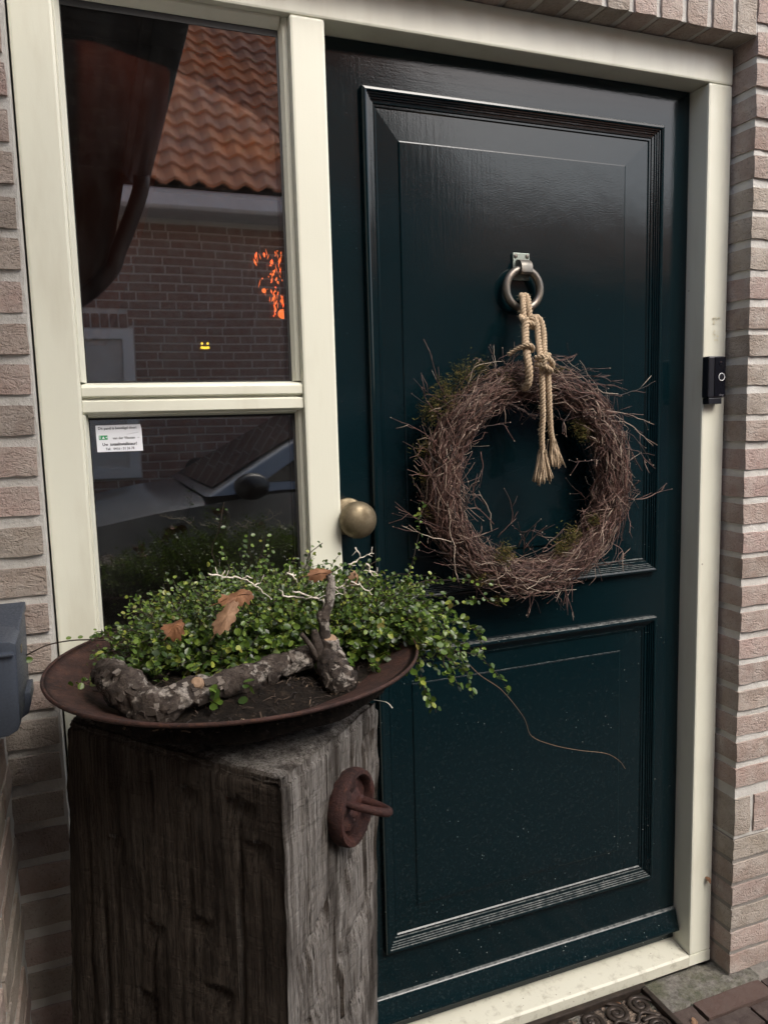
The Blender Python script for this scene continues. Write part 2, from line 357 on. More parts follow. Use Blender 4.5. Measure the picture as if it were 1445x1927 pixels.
c = q.mix(q.ramp(a,[(.40,0.0),(.62,1.0)]), (.72,.25,.090), (.42,.205,.135)); c = q.mix(q.ramp(b2,[(.45,0.0),(.75,.6)]), c, (.20,.14,.115))
c = q.mix(q.ramp(g.outputs['Random Per Island'],[(0,0.0),(1,.35)]), c, (.48,.20,.09)); c = q.mix(q.ramp(li,[(.66,0.0),(.70,.7)]), c, (.55,.42,.20)); q.set(Base_Color=c); q.bump(b2,.6,.02); M_tile = q.m
M_oldwhite = M('white_window_paint', (.80,.81,.80), .45).m
M_blind = M('white_blind', (.82,.84,.84), .5).m
M_room2 = M('dim_room', (.015,.017,.018), .9).m
q = M('silver_car_paint', (.20,.215,.235), .3, .5); q.set(Coat_Weight=.6, Coat_Roughness=.05); M_car = q.m
M_carglass = M('dark_car_glass', (.008,.010,.012), .03, 0, .8).m
M_tyre = M('tyre_rubber', (.012,.012,.012), .8).m
M_rim = metal('wheel_alloy', (.45,.46,.48), (.38,.39,.4), .35, .9, 10)

# ------------------------------------------------------------------ ground
g = MB(); g.add([(-400,-400,-.075),(400,-400,-.075),(400,400,-.075),(-400,400,-.075)], [(0,1,2,3)])
g.build('ground', M_sand, None, kind='structure')
pv = MB(); pv.box(-3.2, 4.5, -6.0, -.0, -.074, -.052)
pave = pv.build('pavement', M_sand, None, kind='structure')
rest = MB(); row = 0; y = -.0885
while y > -4.45:
    off = (.856 if row % 2 == 0 else .960) + random.uniform(-.01,.01)
    k0 = int((-3.2-off)/.206)-1; k1 = int((4.5-off)/.206)+1
    for k in range(k0, k1):
        x0 = off+k*.206+random.uniform(-.002,.002); x1 = x0+.197; y1 = y+random.uniform(-.0015,.0015); y0 = y1-.050; dz = random.uniform(-.003,.003)
        if x1 < -.52 and y > -1: continue
        near = .5 < x0 < 1.5 and y > -.42
        if near:
            m = MB(); nx = 8
            def dsp(px, py, pz, s=row*31+k):
                e = .0
                return (px+.0016*n3(px*60,py*60+s,pz*60), py+.0016*n3(px*60+7,py*60+s,pz*60), pz+(.0022*n3(px*45,py*45,s) if pz > -.06 else 0))
            m.lattice([x0+(x1-x0)*i/nx for i in range(nx+1)], [y0,y0+.012,y0+.025,y0+.038,y1], [-.075,-.045+dz,-.040+dz], dsp)
            m.build('brick', M_paver, pave, bevel=0, autosmooth=.9)
        else: rest.box(x0, x1, y0, y1, -.075, -.041+dz)
    y -= .0565; row += 1
rest.build('brick', M_paver, pave, kind='stuff')
cs = MB()
cs.lattice([-.5+i*.03 for i in range(53)], [-.083+i*.0085 for i in range(11)], [-.074,-.036],
           lambda x,y,z: (x, y+(.006*fbm(x*14,0,3) if y < -.08 else 0), z+(.0045*fbm(x*22,y*22,1)+.001 if z > -.05 else 0)))
cs.build('concrete_strip', M_conc, None, smooth=True, kind='structure')

# ------------------------------------------------------------------ brick wall of the house round the door
def brick(parent, x0, x1, y0, y1, z0, z1, seed, m=M_brick, amp=.0013, step=.018, name='brick'):
    b = MB(); S = seed*13.7
    def gr(a, c): n = max(2, int(round((c-a)/step))); return [a+(c-a)*i/n for i in range(n+1)]
    cx, cy, cz = (x0+x1)/2, (y0+y1)/2, (z0+z1)/2
    def d(x, y, z):
        ex = min(x-x0, x1-x); ey = min(y-y0, y1-y); ez = min(z-z0, z1-z)
        edges = (ex < 1e-6)+(ey < 1e-6)+(ez < 1e-6); k = .0005*(edges-1)
        p = Vector((x, y, z)); c = Vector((cx, cy, cz)); dd = Vector((math.copysign(1,cx-x) if ex < 1e-6 else 0, math.copysign(1,cy-y) if ey < 1e-6 else 0, math.copysign(1,cz-z) if ez < 1e-6 else 0))
        p += dd*k
        f = 34
        p += Vector((n3(x*f+S,y*f,z*f), n3(x*f,y*f+S,z*f+5), n3(x*f+9,y*f,z*f+S)*.8))*amp*1.5
        p += Vector((0, fbm(x*18+S,z*40,S,2)*amp, 0))
        return p
    b.lattice(gr(x0,x1), gr(y0,y1) if y1-y0 < .2 else [y0,y0+.02,y0+.04,y0+.07,y1], gr(z0,z1), d)
    return b.build(name, m, parent, autosmooth=.42)
wall = thing('brick_wall', 'pinkish brown brick house wall with pale mortar framing the green door', 'wall', (1.2,-.02,-.04))
MF, BF = -.0545, -.060
back = MB()
back.lattice([-3.0,-.9]+[-.9+i*.015 for i in range(1,30)]+[-.4465], [MF,-.02,.20], [-.06]+[-.03+i*.0155 for i in range(155)]+[2.85],
             lambda x,y,z: (x+(.003*fbm(z*30,x*9,2) if x > -.45 and y < -.03 else 0), y+(.0016*fbm(x*60,z*60,1) if y < -.03 else 0), z))
back.lattice([.9945]+[.9945+i*.012 for i in range(1,42)]+[4.5], [MF,-.04,-.02,.0,.03,.20], [.318]+[.325+i*.0155 for i in range(130)]+[2.85],
             lambda x,y,z: (x+(.0016*fbm(z*60,y*60,2)+.0015 if x < .996 else 0), y+(.0016*fbm(x*60,z*60,1) if y < -.03 else 0), z))
back.build('mortar', M_mortar, wall, autosmooth=.9)
over = MB(); over.lattice([-.4465+i*.0316 for i in range(46)]+[.9945], [MF,-.03,.20], [2.1115]+[2.125+i*.02 for i in range(36)], lambda x,y,z: (x, y+(.0016*fbm(x*60,z*60,4) if y < -.05 else 0), z))
over.build('mortar', M_mortar, wall, autosmooth=.9)
CH = .0625; ZR = 2.0742; sd = 0
def courses(z_lo, z_hi):
    i = 0
    while True:
        zb = ZR+ (6*CH) - CH*i
        if zb < z_lo: return
        if zb < z_hi: yield i, zb
        i += 1
BOT_SOLD = 0.3465     # brick-on-edge course low in the wall
for i, zb in courses(-.03, 2.42):                         # left of the frame
    sd += 1; j = random.uniform(-.002,.002)
    xr = -.4490+random.uniform(-.003,.001)
    ln = (.207 if i % 2 == 0 else .100)
    xa = xr
    while xa > -.80:
        L = .207 if (random.random() < .6 or (xa == xr)) else .1
        if xa == xr: L = .207 if i % 2 else .155
        if -.7 < xa: brick(wall, xa-L, xa, BF+random.uniform(-.0015,.0015), .0 if xa == xr else .02, zb+j, zb+.0465+j, sd)
        sd += 1; xa -= L+.011
    if zb > 2.06: pass
for i, zb in courses(-.03, 2.42):                         # right of the door
    x0 = .9925+random.uniform(-.0015,.0015); j = random.uniform(-.002,.002)
    if zb < .42: continue
    lens = [.207,.1,.207] if i % 2 else [.1,.207,.1,.1]
    if i % 2 == 0: lens[0] = .155
    for k, L in enumerate(lens):
        sd += 1
        brick(wall, x0, x0+L, BF+random.uniform(-.0015,.0015)+(.002 if zb < .35 else 0), .052 if k == 0 else .0, zb+j, zb+.0465+j, sd); x0 += L+.011
for r_i, (zb, zt_) in enumerate(((.2665,.3155),(.2075,.2560),(.1490,.1970),(.0880,.1380),(.0300,.0780),(-.0290,.0190))):
    x0 = .9925
    for k, L in enumerate([.155,.207,.1] if r_i % 2 else [.207,.1,.207]):
        sd += 1; brick(wall, x0, x0+L, BF+.001, .052 if k == 0 else .0, zb, zt_, sd); x0 += L+.011
x0 = .9935
for k in range(9):                                        # brick-on-edge course
    sd += 1; brick(wall, x0, x0+.048, BF+.001, .05 if k == 0 else .0, .3265, .4200, sd); x0 += .0595
x0 = .9885-.0515
while x0 > -.46:                                          # soldier course over the door
    sd += 1; brick(wall, x0, x0+.0505, BF+random.uniform(-.0015,.0015), .06, 2.1085+random.uniform(-.001,.001), 2.3115, sd); x0 -= .0645
for i, zb in courses(2.318, 2.45):
    xa = -.43
    while xa < .98:
        L = random.choice([.207,.207,.1]); sd += 1; brick(wall, xa, min(xa+L,.986), BF, .0, zb, zb+.0465, sd); xa += L+.011
hr = MB(); hr.prism([(-.12,2.86),(4.2,6.0),(8.5,2.86)], 0, -3.05, 4.55); hr.build('roof', M_tile, wall)
grey = MB(); grey.lattice([.9945,1.0]+[1.0+i*.03 for i in range(1,16)]+[4.5], [-.0545,-.03,.0,.2], [-.06]+[-.036+i*.0118 for i in range(30)]+[.3175],
                 lambda x,y,z: (x+.001*fbm(z*60,y*60,2), y+(.0015*fbm(x*60,z*60,9) if y < -.05 else 0), z))
grey.build('mortar', M_mortar_grey, wall, autosmooth=.9, label='grey newer mortar at the foot of the wall right of the door')

# ------------------------------------------------------------------ cream frame with side window
fr = thing('door_frame', 'cream painted timber door frame with tall two-pane side window', 'door frame', (.27,.06,-.03))
def part(name, m, par, *bx, bevel=.003, **k):
    b = MB(); b.box(*bx); return b.build(name, m, par, bevel=bevel, **k)
YB = .125
part('jamb', M_cream, fr, -.4435,-.3784, 0,YB, -.03,2.0331, bevel=.005)
part('jamb', M_cream, fr, .9222,.9869, 0,YB, -.0005,2.0331, bevel=.005)
part('mullion', M_cream, fr, 0,.0635, 0,YB, -.0005,2.0331, bevel=.005)
part('head', M_cream_h, fr, -.4435,.9869, 0,YB, 2.0338,2.1075, bevel=.004)
b = MB(); b.prism([(0.0,-.0290),(0.0,-.004),(.004,.0),(.062,.010),(.125,.012),(.125,-.0290)], 0, .0640, .9217); b.build('threshold', M_sill, fr, bevel=.001)
b = MB(); b.box(.9222,.9869,.0004,YB,-.0290,-.0011); b.build('threshold', M_cream_h, fr, bevel=.001)
part('apron_panel', M_cream, fr, -.3780,-.0005, .03,.10, -.03,.40)
part('bottom_rail', M_cream_h, fr, -.3780,-.0005, .006,YB, .402,.47)
win = thing('window', '', 'x'); del win['category']; del win['label']; win.parent = fr; win['_o'] = (0,0,0); win.location = (-.27,-.06,.03)
# transom: two rails with a groove between
b = MB(); b.prism([(.010,1.3845),(.006,1.3865),(.006,1.4005),(.012,1.4055),(.032,1.4095),(.11,1.4095),(.11,1.3845)], 0, -.3782,-.0003); b.build('sash_rail', M_cream_h, win, bevel=.0012)
b = MB(); b.prism([(.016,1.3800),(.016,1.3843),(.11,1.3843),(.11,1.3800)], 0, -.3781,-.0004); b.build('sash_rail', M_cream_h, win)
b = MB(); b.prism([(.010,1.3798),(.006,1.3778),(.006,1.3600),(.014,1.3560),(.11,1.3560),(.11,1.3798)], 0, -.3782,-.0003); b.build('sash_rail', M_cream_h, win, bevel=.0012)
# glazing beads (stepped, sloping towards the glass)
def bead_frame(x0, x1, z0, z1, wl, wr, wt, wb):
    for prof, side in ((0,'l'),(1,'r'),(2,'t'),(3,'b')):
        b = MB()
        if side == 'l': b.prism([(x0,.004),(x0+.002,.004),(x0+wl*.55,.012),(x0+wl*.6,.020),(x0+wl,.0285),(x0+wl,.06),(x0,.06)], 2, z0, z1)
        if side == 'r': b.prism([(x1,.016),(x1-wr*.15,.016),(x1-wr*.6,.019),(x1-wr,.0285),(x1-wr,.06),(x1,.06)][::-1], 2, z0, z1)
        if side == 't': b.prism([(.014,z1),(.014,z1-wt*.3),(.0285,z1-wt),(.06,z1-wt),(.06,z1)], 0, x0+wl*.98, x1-wr*.98)
        if side == 'b' and wb: b.prism([(.012,z0),(.012,z0+wb*.3),(.0285,z0+wb),(.06,z0+wb),(.06,z0)][::-1], 0, x0+wl*.98, x1-wr*.98)
        if b.v: b.build('glazing_bead', M_cream, win)
bead_frame(-.3783,-.0002, 1.4096, 2.0335, .0098,.0135,.017,.0)
bead_frame(-.3783,-.0002, .4705, 1.3558, .0080,.0110,.005,.014)
for (z0, z1) in ((1.4100,2.0165),(.484,1.3510)):
    x0, x1 = -.3686, -.0136 if z0 > 1 else -.0112
    if z0 < 1: x0 = -.3704
    gk = MB(); e = .0045; t = .011 if z0 > 1 else .004
    gk.box(x0-.001,x0+e*.4,.0300,.0520,z0-.002,z1+.002); gk.box(x1-e,x1+.001,.0300,.0520,z0-.002,z1+.002)
    gk.box(x0+e*.4,x1-e,.0300,.0520,z1-t,z1+.002); gk.box(x0+e*.4,x1-e,.0300,.0520,z0-.002,z0+.002)
    gk.build('gasket', M_rubber, win)
    p = MB(); p.box(x0-.003,x1+.003,.0310,.0500,z0-.003,z1+.003); p.build('pane', M_glass, win)
# paint blemishes and old glue marks keep to the jamb (flat residue)
gm = MB(); 
for (px, py, s1, s2) in ((1346,604,.011,.0075),(1345,632,.010,.011)):
    c = at(px, py, y=-.0006)
    for k in range(14):
        ux, uz = random.uniform(-s1,s1)*.8, random.uniform(-s2,s2); rr = random.uniform(.0008,.0026)
        gm.add([(c.x+ux+rr*math.cos(a)*1.5, -.0006, c.z+uz+rr*math.sin(a)) for a in [i*math.pi/3 for i in range(6)]], [(0,1,2,3,4,5)])
gm.build('glue_residue', M_stain, fr)

# ------------------------------------------------------------------ the green door
D = .055
door = thing('front_door', 'glossy dark green panelled front door with brass knob', 'door', (.49,.08,.012))
XL, XR, ZB, ZT = .0665, .9190, .0165, 2.0325
UX0,UX1,UZ0,UZ1 = .1441,.8415,.9655,1.9510
LX0,LX1,LZ0,LZ1 = .1441,.8415,.2020,.8580
def db(name, m, x0,x1,z0,z1, y0=D, y1=.105): b = MB(); b.box(x0,x1,y0,y1,z0,z1); return b.build(name, m, door)
db('stile', M_green_v, XL, UX0+.004, ZB, ZT); db('stile', M_green_v, UX1-.004, XR, ZB, ZT)
db('top_rail', M_green_h, UX0+.004, UX1-.004, UZ1-.004, ZT); db('lock_rail', M_green_h, UX0+.004, UX1-.004, LZ1-.004, UZ0+.004)
db('bottom_rail', M_green_h, UX0+.004, UX1-.004, ZB, LZ0+.004)
PROF = [(0,.0560),(0,.0430),(.0020,.0405),(.0060,.0395),(.0085,.0405),(.0090,.0435),(.0118,.0438),(.0124,.0465),(.0152,.0468),(.0158,.0495),(.0186,.0497),
        (.0192,.0525),(.0250,.0530),(.0256,.0565),(.0268,.0550),(.0300,.0550),(.0325,.0580),(.0335,.0680),(0,.0680)]
def moulding(x0,x1,z0,z1):
    cor = [(x0,z0,1,1),(x1,z0,-1,1),(x1,z1,-1,-1),(x0,z1,1,-1)]
    for k in range(4):
        a, c = cor[k], cor[(k+1)%4]; b = MB(); n = len(PROF)
        vs = [(a[0]+a[2]*u, y, a[1]+a[3]*u) for u, y in PROF]+[(c[0]+c[2]*u, y, c[1]+c[3]*u) for u, y in PROF]
        b.add(vs, [(i,(i+1)%n,n+(i+1)%n,n+i) for i in range(n)]+[tuple(range(n))[::-1], tuple(range(n,2*n))])
        b.build('moulding', M_green_h if k in (0,2) else M_green_v, door)
moulding(UX0,UX1,UZ0,UZ1); moulding(LX0,LX1,LZ0,LZ1)
def panel(x0,x1,z0,z1, ix0,ix1,iz0,iz1):
    b = MB(); r0 = (x0,x1,z0,z1); r1 = (ix0,ix1,iz0,iz1); s = .0022
    rings = [(r0,.0578),(r1,.0560),(r1,.0540),((ix0+s,ix1-s,iz0+s,iz1-s),.0532)]
    vs = []
    for (a,c,e,f), y in rings: vs += [(a,y,e),(c,y,e),(c,y,f),(a,y,f)]
    fs = [(4*i+k, 4*i+(k+1)%4, 4*i+4+(k+1)%4, 4*i+4+k) for i in range(3) for k in range(4)]+[(12,13,14,15)]
    b.add(vs, fs); return b.build('panel', M_green_v, door)
panel(UX0+.030,UX1-.030,UZ0+.030,UZ1-.030, .2200,.7480,1.050,1.8632)
panel(LX0+.030,LX1-.030,LZ0+.030,LZ1-.030, .2225,.7470,.290,.7850)
b = MB(); wp = [(.0548,.1005),(.0510,.1003),(.0478,.0988),(.0460,.0960),(.0450,.0920),(.0420,.0800),(.0375,.0650),(.0335,.0545),(.0320,.0500),(.0330,.0470),(.0548,.0440)]
b.prism(wp, 0, .0668, .9180); b.build('weather_bar', M_green_h, door, autosmooth=.7)
# knob with its rose
kc = Vector((.0915, 0, 1.1475))
b = MB(); b.lathe([(0,.0),(.020,.0),(.0330,.0015),(.0365,.005),(.0365,.0085),(.033,.0105),(.020,.012),(.0,.013)], (kc.x,D-.0005,kc.z), (0,-1,0), 40); rose = b.build('door_knob', M_knob, door, smooth=True)
b = MB(); b.lathe([(.0125,.0),(.0125,.030),(.017,.033),(.024,.036),(.0310,.042),(.0345,.050),(.0355,.058),(.0345,.066),(.0305,.074),(.023,.080),(.013,.0835),(.0,.0845)], (kc.x,D-.010,kc.z), (0,-1,0), 40)
b.build('knob_ball', M_knob, rose, smooth=True)
# knocker
kn = MB(); kn.box(.4655,.5045,.0470,.0519,1.6120,1.6668); knock = kn.build('knocker', M_plate, door, bevel=.0015, label='verdigris bronze ring knocker holding the jute rope')
for (sx, sz) in ((.4715,1.6600),(.4985,1.6602),(.4720,1.6215),(.4985,1.6215)):
    b = MB(); b.lathe([(.0,.0),(.0042,.0),(.0042,.0012),(.0030,.0022),(.0,.0024)], (sx,.0470,sz), (0,-1,0), 14); b.box(sx-.003,sx+.003,.0442,.0447,sz-.0005,sz+.0005); b.build('screw', M_ring, knock)
RC = Vector((.4825, .0365, 1.5925))
b = MB(); pr = []
for i in range(11):
    a = math.pi*(.5+i/10.0*1.08); pr.append((RC.y+.0 -.0 + .0165*math.cos(a)*1.0, RC.z+.0395+.0165*math.sin(a)*-1.0))
b.prism([(.0469,1.6520),(.0400,1.6520),(.0320,1.6495),(.0255,1.6440),(.0225,1.6370),(.0225,1.6245),(.0270,1.6200),(.0330,1.6195),(.0380,1.6215),(.0410,1.6240),(.0469,1.6240)][::-1], 0, .4715, .4975)
b.build('bracket', M_ring, knock, bevel=.001, autosmooth=.5)
b = MB(); b.torus(RC, .0395, .0081, 'y', 64, 14); b.build('ring', M_ring, knock, smooth=True)

# ------------------------------------------------------------------ doorbell
bell = thing('doorbell', 'black oblong video doorbell with white ring button on the right jamb', 'doorbell', (.944,-.003,1.40))
b = MB(); b.box(.9185,.9655,-.0215,-.0006,1.3620,1.4535); b.build('housing', M_black, bell, bevel=.004)
b = MB(); b.box(.9225,.9600,-.019,-.0007,1.3480,1.3618); b.build('mounting_wedge', M_black, bell, bevel=.002)
b = MB(); b.box(.9345,.9650,-.0232,-.0216,1.3640,1.4515); b.build('face_plate', M_face, bell, bevel=.0006)
bc = Vector((.9535,-.0236,1.4075))
b = MB(); b.lathe([(.0,.0),(.0068,.0),(.0066,.0010),(.0,.0012)], (bc.x,-.0232,bc.z), (0,-1,0), 28); btn = b.build('button', M_black, bell)
b = MB(); b.torus((bc.x,-.0234,bc.z), .0080, .0009, 'y', 40, 8); b.build('light_ring', M_white, btn, smooth=True)
b = MB(); b.lathe([(.0,.0),(.0050,.0),(.0045,.0008),(.002,.0011),(.0,.0011)], (bc.x-.003,-.0232,1.4375), (0,-1,0), 24); b.build('lens', M_face, bell)
def text(body, name, m, parent, loc, size, wid=None, bold=0.0, rot=(math.pi/2,0,0), sx=1.0):
    cu = bpy.data.curves.new(name, 'FONT'); cu.body = body; cu.size = size; cu.align_x = 'CENTER'; cu.align_y = 'CENTER'; cu.offset = bold; cu.extrude = .00005; cu.resolution_u = 2
    o = bpy.data.objects.new(name, cu); C.objects.link(o); cu.materials.append(m); lo = Vector(parent.get('_o',(0,0,0)))
    dg = bpy.context.evaluated_depsgraph_get(); me = bpy.data.meshes.new_from_object(o.evaluated_get(dg)); bpy.data.objects.remove(o); bpy.data.curves.remove(cu)
    o = bpy.data.objects.new(name, me); C.objects.link(o); me.name = name
    if not me.materials: me.materials.append(m)
    o.parent = parent; o.location = Vector(loc)-lo; o.rotation_euler = rot; o.scale = (sx,1,1); return o
text('ring', 'lettering', M_greylogo, bell, (.9535,-.0234,1.3680), .0085)

# ------------------------------------------------------------------ sticker on the glass
st = thing('window_sticker', 'white security notice sticker on the lower window pane', 'sticker', (-.322,.030,1.315))
P = [at(180,801,y=.0304), at(266,798,y=.0304), at(270,848,y=.0304), at(184,851,y=.0304)]
b = MB(); 
tl, tr, br, bl = [Vector((p.x, 0, p.z)) for p in P]
cut = tr+(br-tr)*.16; cut0 = tr+(tl-tr)*.022
out = [bl, br, cut, cut0, tl]
b.add([(p.x,.0304,p.z) for p in out]+[(p.x,.0307,p.z) for p in out], [(0,1,2,3,4),(9,8,7,6,5)]+[(i,5+i,5+(i+1)%5,(i+1)%5) for i in range(5)])
b.build('paper', M_label, st)
W = (tr-tl).length; H = (tl-bl).length; tilt = math.atan2((tr-tl).z, (tr-tl).x)
def sp(u, v): return tl+(tr-tl)*u+(bl-tl)*v
def stx(s, u, v, size, bold=0, sx=1.0):
    p = sp(u, v); return text(s, 'lettering', M_greytxt, st, (p.x,.0302,p.z), size, bold=bold, rot=(math.pi/2,-tilt,0), sx=sx)
stx('Dit pand is beveiligd door:', .475, .12, .0062, .00012, .96)
stx('van der Vleuten', .60, .50, .0062, .00008, .92); stx('~', .92, .50, .006, 0, 1.0)
stx('Uw  totaalinstallateur!', .50, .73, .0070, .00022, .90)
stx('Tel:   0416 - 31 26 78', .50, .90, .0058, .00008, .92)
b = MB(); p = sp(.15,.46); b.box(p.x-.0070,p.x+.0070,.0299,.0303,p.z-.0036,p.z+.0036); lg = b.build('logo', M_lblgreen, st)
b = MB(); b.box(p.x-.0058,p.x-.0046,.02975,.0299,p.z-.0024,p.z+.0026)
b.add([(p.x-.0022,.0298,p.z-.0022),(p.x+.0026,.0298,p.z-.0022),(p.x+.0002,.0298,p.z+.0022)],[(0,1,2)])
b.lathe([(.0,.0),(.0012,.0),(.0012,.0001),(.0,.0001)],(p.x+.0052,.0299,p.z),(0,-1,0),12); b.build('logo_mark', M_label, lg)
b = MB(); c0, c1 = sp(.66,.37), sp(.93,.30); b.tube([(c0.x+(c1.x-c0.x)*t, .0303, c0.z+(c1.z-c0.z)*t+.0006*math.sin(t*40)) for t in [i/24 for i in range(25)]], .00018, 4); b.build('scribble', M_greylogo, st)

# ------------------------------------------------------------------ timber block
blk = thing('timber_block', 'massive weathered oak beam stood on end carrying the rusty bowl', 'timber block', (-.21,-.28,-.045))
ZTOP = .945
A0, R0, L0 = [Vector(at(*p_, z=ZTOP)[:2]) for p_ in ((528,1468),(713,1316),(122,1352))]; K0 = L0+R0-A0
NU, NV, NZ = 84, 62, 250
NICK = [(1,.10,.24,.905,.10,.010),(1,.34,.45,.90,.10,.008),(1,.30,.40,.735,.12,.010),(1,.05,.16,.86,.1,.008),(1,.52,.62,.70,.06,.007),(1,.22,.34,.655,.15,.012),(1,.55,.66,.60,.10,.010),(1,.30,.42,.565,.10,.009),(1,.62,.78,.50,.12,.012),(1,.12,.22,.53,.10,.009),(1,.70,.80,.80,.08,.006),(1,.42,.52,.47,.10,.012),(2,.10,.45,.70,-.42,.009),(2,.55,.9,.74,-.40,.007),(2,.5,.95,.625,-.40,.009),(2,.05,.35,.60,-.42,.008),(2,.45,.85,.52,-.40,.010),(2,.08,.4,.50,-.45,.008),(2,.80,.95,.90,-.2,.008)]
def bmap(u, v, z):
    p = A0.lerp(L0, u) if True else None
    base = A0+(L0-A0)*u+(R0-A0)*v+(K0-L0-R0+A0)*(u*v)
    t = (ZTOP-z)/.48
    sh = {'a':Vector((-.007,-.003)), 'r':Vector((-.016,.0)), 'l':Vector((-.026,.006))}
    s = sh['a']*(1-u)*(1-v)+sh['l']*u*(1-v)+sh['r']*v*(1-u)+Vector((-.02,.0))*u*v
    return base+s*t
def bd(u, v, z):
    p = bmap(u, v, z); outw = Vector((0,0,0)); e = 1e-6
    nl = Vector((-(L0-A0).y, (L0-A0).x)).normalized(); nr = Vector(((R0-A0).y, -(R0-A0).x)).normalized()
    if nl.dot(A0-R0) < 0: nl = -nl
    if nr.dot(A0-L0) < 0: nr = -nr
    o = Vector((0,0)); q = 0
    if v < e: o += nl; q += 1
    if u < e: o += nr; q += 1
    if v > 1-e: o -= nl
    if u > 1-e: o -= nr
    x, y = p.x, p.y
    s = (u if v < e or v > 1-e else v)*.4
    face = 1 if v < e else 2 if u < e else 3
    d = .0012*n3(s*60+face*9, z*1.4, face)+.0011*n3(s*170, z*3, face+4)+.0010*n3(s*330, z*6, face+2)+.0007*n3(s*14,z*95,face+6)+.006*n3(s*8,z*5,face*3.3)
    # long checks (cracks) running with the grain
    cr = n3(s*34+face*17, z*1.1, 7.7)
    if cr > .42: d -= (cr-.42)*.05
    # cross-cut adze nicks
    uu = u if face == 1 else v
    for fc, u_, a_, b_, dp_ in ((1,.18,.30,.92,.007),(1,.40,.55,.94,.005),(1,.58,.30,.70,.008),(1,.74,.45,.93,.006),(1,.88,.35,.8,.006),(1,.30,.30,.52,.008),(2,.22,.45,.94,.006),(2,.47,.30,.72,.008),(2,.66,.40,.94,.005),(2,.86,.62,.945,.008),(2,.93,.30,.6,.006)):
        if fc == face and a_ < z < b_:
            dd_ = abs(uu-u_-.018*n3(z*5,u_*9,1))*(.40 if face == 1 else .28); wd_ = .0055*min(1,(z-a_)/.1,(b_-z)/.06)
            if dd_ < wd_: d -= .65*dp_*(1-dd_/wd_)**.6
    for fc, a_, b_, z_, sl_, dp_ in NICK:
        if fc == face and a_ < uu < b_:
            zl = z_-sl_*(uu-a_)*.30+.004*n3(uu*25,z_,3); t_ = zl-z; e_ = min(1,(uu-a_)/.03,(b_-uu)/.03)
            if 0 <= t_ < .045: d -= dp_*e_*(1-t_/.045)**1.5
    zz = z
    if z > ZTOP-1e-6: zz = z+.004*n3(x*40,y*40,2)-.0025-(.010*max(0,1-min(u,v,1)/.05) if min(u,v) < .05 else 0); d *= .4
    if q == 2: d -= .006+.010*abs(n3(z*11,3,1))+.006*max(0,n3(z*45,5,1))
    elif min(u,v) < .045: d -= .002+.003*abs(n3(z*13,9,s*60))
    if z > ZTOP-.012: d -= .003
    return (x+o.x*d, y+o.y*d, zz)
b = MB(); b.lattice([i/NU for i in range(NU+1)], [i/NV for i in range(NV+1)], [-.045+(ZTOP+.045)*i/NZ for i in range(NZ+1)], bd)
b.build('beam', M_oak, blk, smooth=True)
# iron ring plate on the right-hand face
pn = Vector((.70366,-.71053,0)); pu = Vector((.71053,.70366,0)); pz = Vector((0,0,1)); pc = Vector((-.0785,-.4185,.811)); q0 = ((at(650,1515,y=-.4)-CAM)); k_ = ((Vector((A0.x,A0.y,0))-CAM).dot(pn))/q0.dot(pn); pc = CAM+q0*k_+pn*.003
b = MB(); b.lathe([(.0,-.006),(.0460,-.006),(.0490,.002),(.0490,.012),(.0470,.0160),(.0415,.0165),(.0390,.0140),(.0380,.0055),(.0,.0045)], pc, pn, 44)
b.v = [tuple(Vector(p)+Vector((n3(p[0]*90,p[1]*90,p[2]*90),n3(p[0]*90,p[1]*90+4,p[2]*90),n3(p[0]*90+8,p[1]*90,p[2]*90)))*.0012) for p in b.v]
rp = b.build('ring_plate', M_rust2, blk, autosmooth=.7, label='rusty round iron plate with a ring on the right face')
b = MB()
for k in range(9):                                        # corroded lumps inside the plate
    a = k*.75; r0 = random.uniform(.010,.029); c = pc+pu*math.cos(a)*r0+pz*math.sin(a)*r0*1.1+pn*.006
    b.lathe([(.014,-.003),(.012,.001),(.006,.003),(.0,.0035)], c, (pn+pu*random.uniform(-.5,.5)+pz*random.uniform(-.5,.5)), 6)
b.build('rust_scale', M_rust2, rp)
b = MB(); pts = []
for i in range(29):
    a = -.30+ (math.pi+.6)*i/28; pts.append(pc+pn*(.004+.052*max(-.1,math.sin(a)))+pu*(.021*math.cos(a)+.003)+pz*(.006-.0075*math.cos(a)-.006*math.sin(a)))
b.tube(pts, .0056, 12); b.build('ring', M_rust2, rp, smooth=True)

# ------------------------------------------------------------------ rusty bowl, soil
BC = Vector((-.1955,-.303,0)); BR = .2560; RIMZ = 1.010; BB = .948
bowl = thing('rusty_bowl', 'wide shallow rusty steel bowl planted with greenery on the oak beam', 'bowl', (BC.x,BC.y,BB))
prof = []
for i in range(15):
    t = i/14; prof.append((.10+(BR-.10)*t, (RIMZ-BB-.004)*(t**1.08)))
outer = prof; inner = [(r-.002, h+.0028) for r, h in prof][::-1]
rimp = [(BR+.0012,RIMZ-BB-.0045),(BR+.0022,RIMZ-BB-.0015),(BR+.0012,RIMZ-BB+.0008),(BR-.0012,RIMZ-BB+.0006),(BR-.003,RIMZ-BB-.0015)]
b = MB(); b.lathe([(.0,.0)]+outer+rimp+inner+[(.0,.0045)], (BC.x,BC.y,BB), (0,0,1), 96, close=False); b.build('dish', M_rust, bowl, smooth=True)
b = MB(); SR = .208; rings = 26; seg = 72; vs = [(BC.x,BC.y,.993)]; fs = []
def soil_z(x, y):
    r = math.hypot(x-BC.x, y-BC.y); e = max(0,min(1,(SR+.012-r)/.09)); base = .977+.015*e
    return base+.006*fbm(x*22,y*22,3)+.003*n3(x*80,y*80,1)
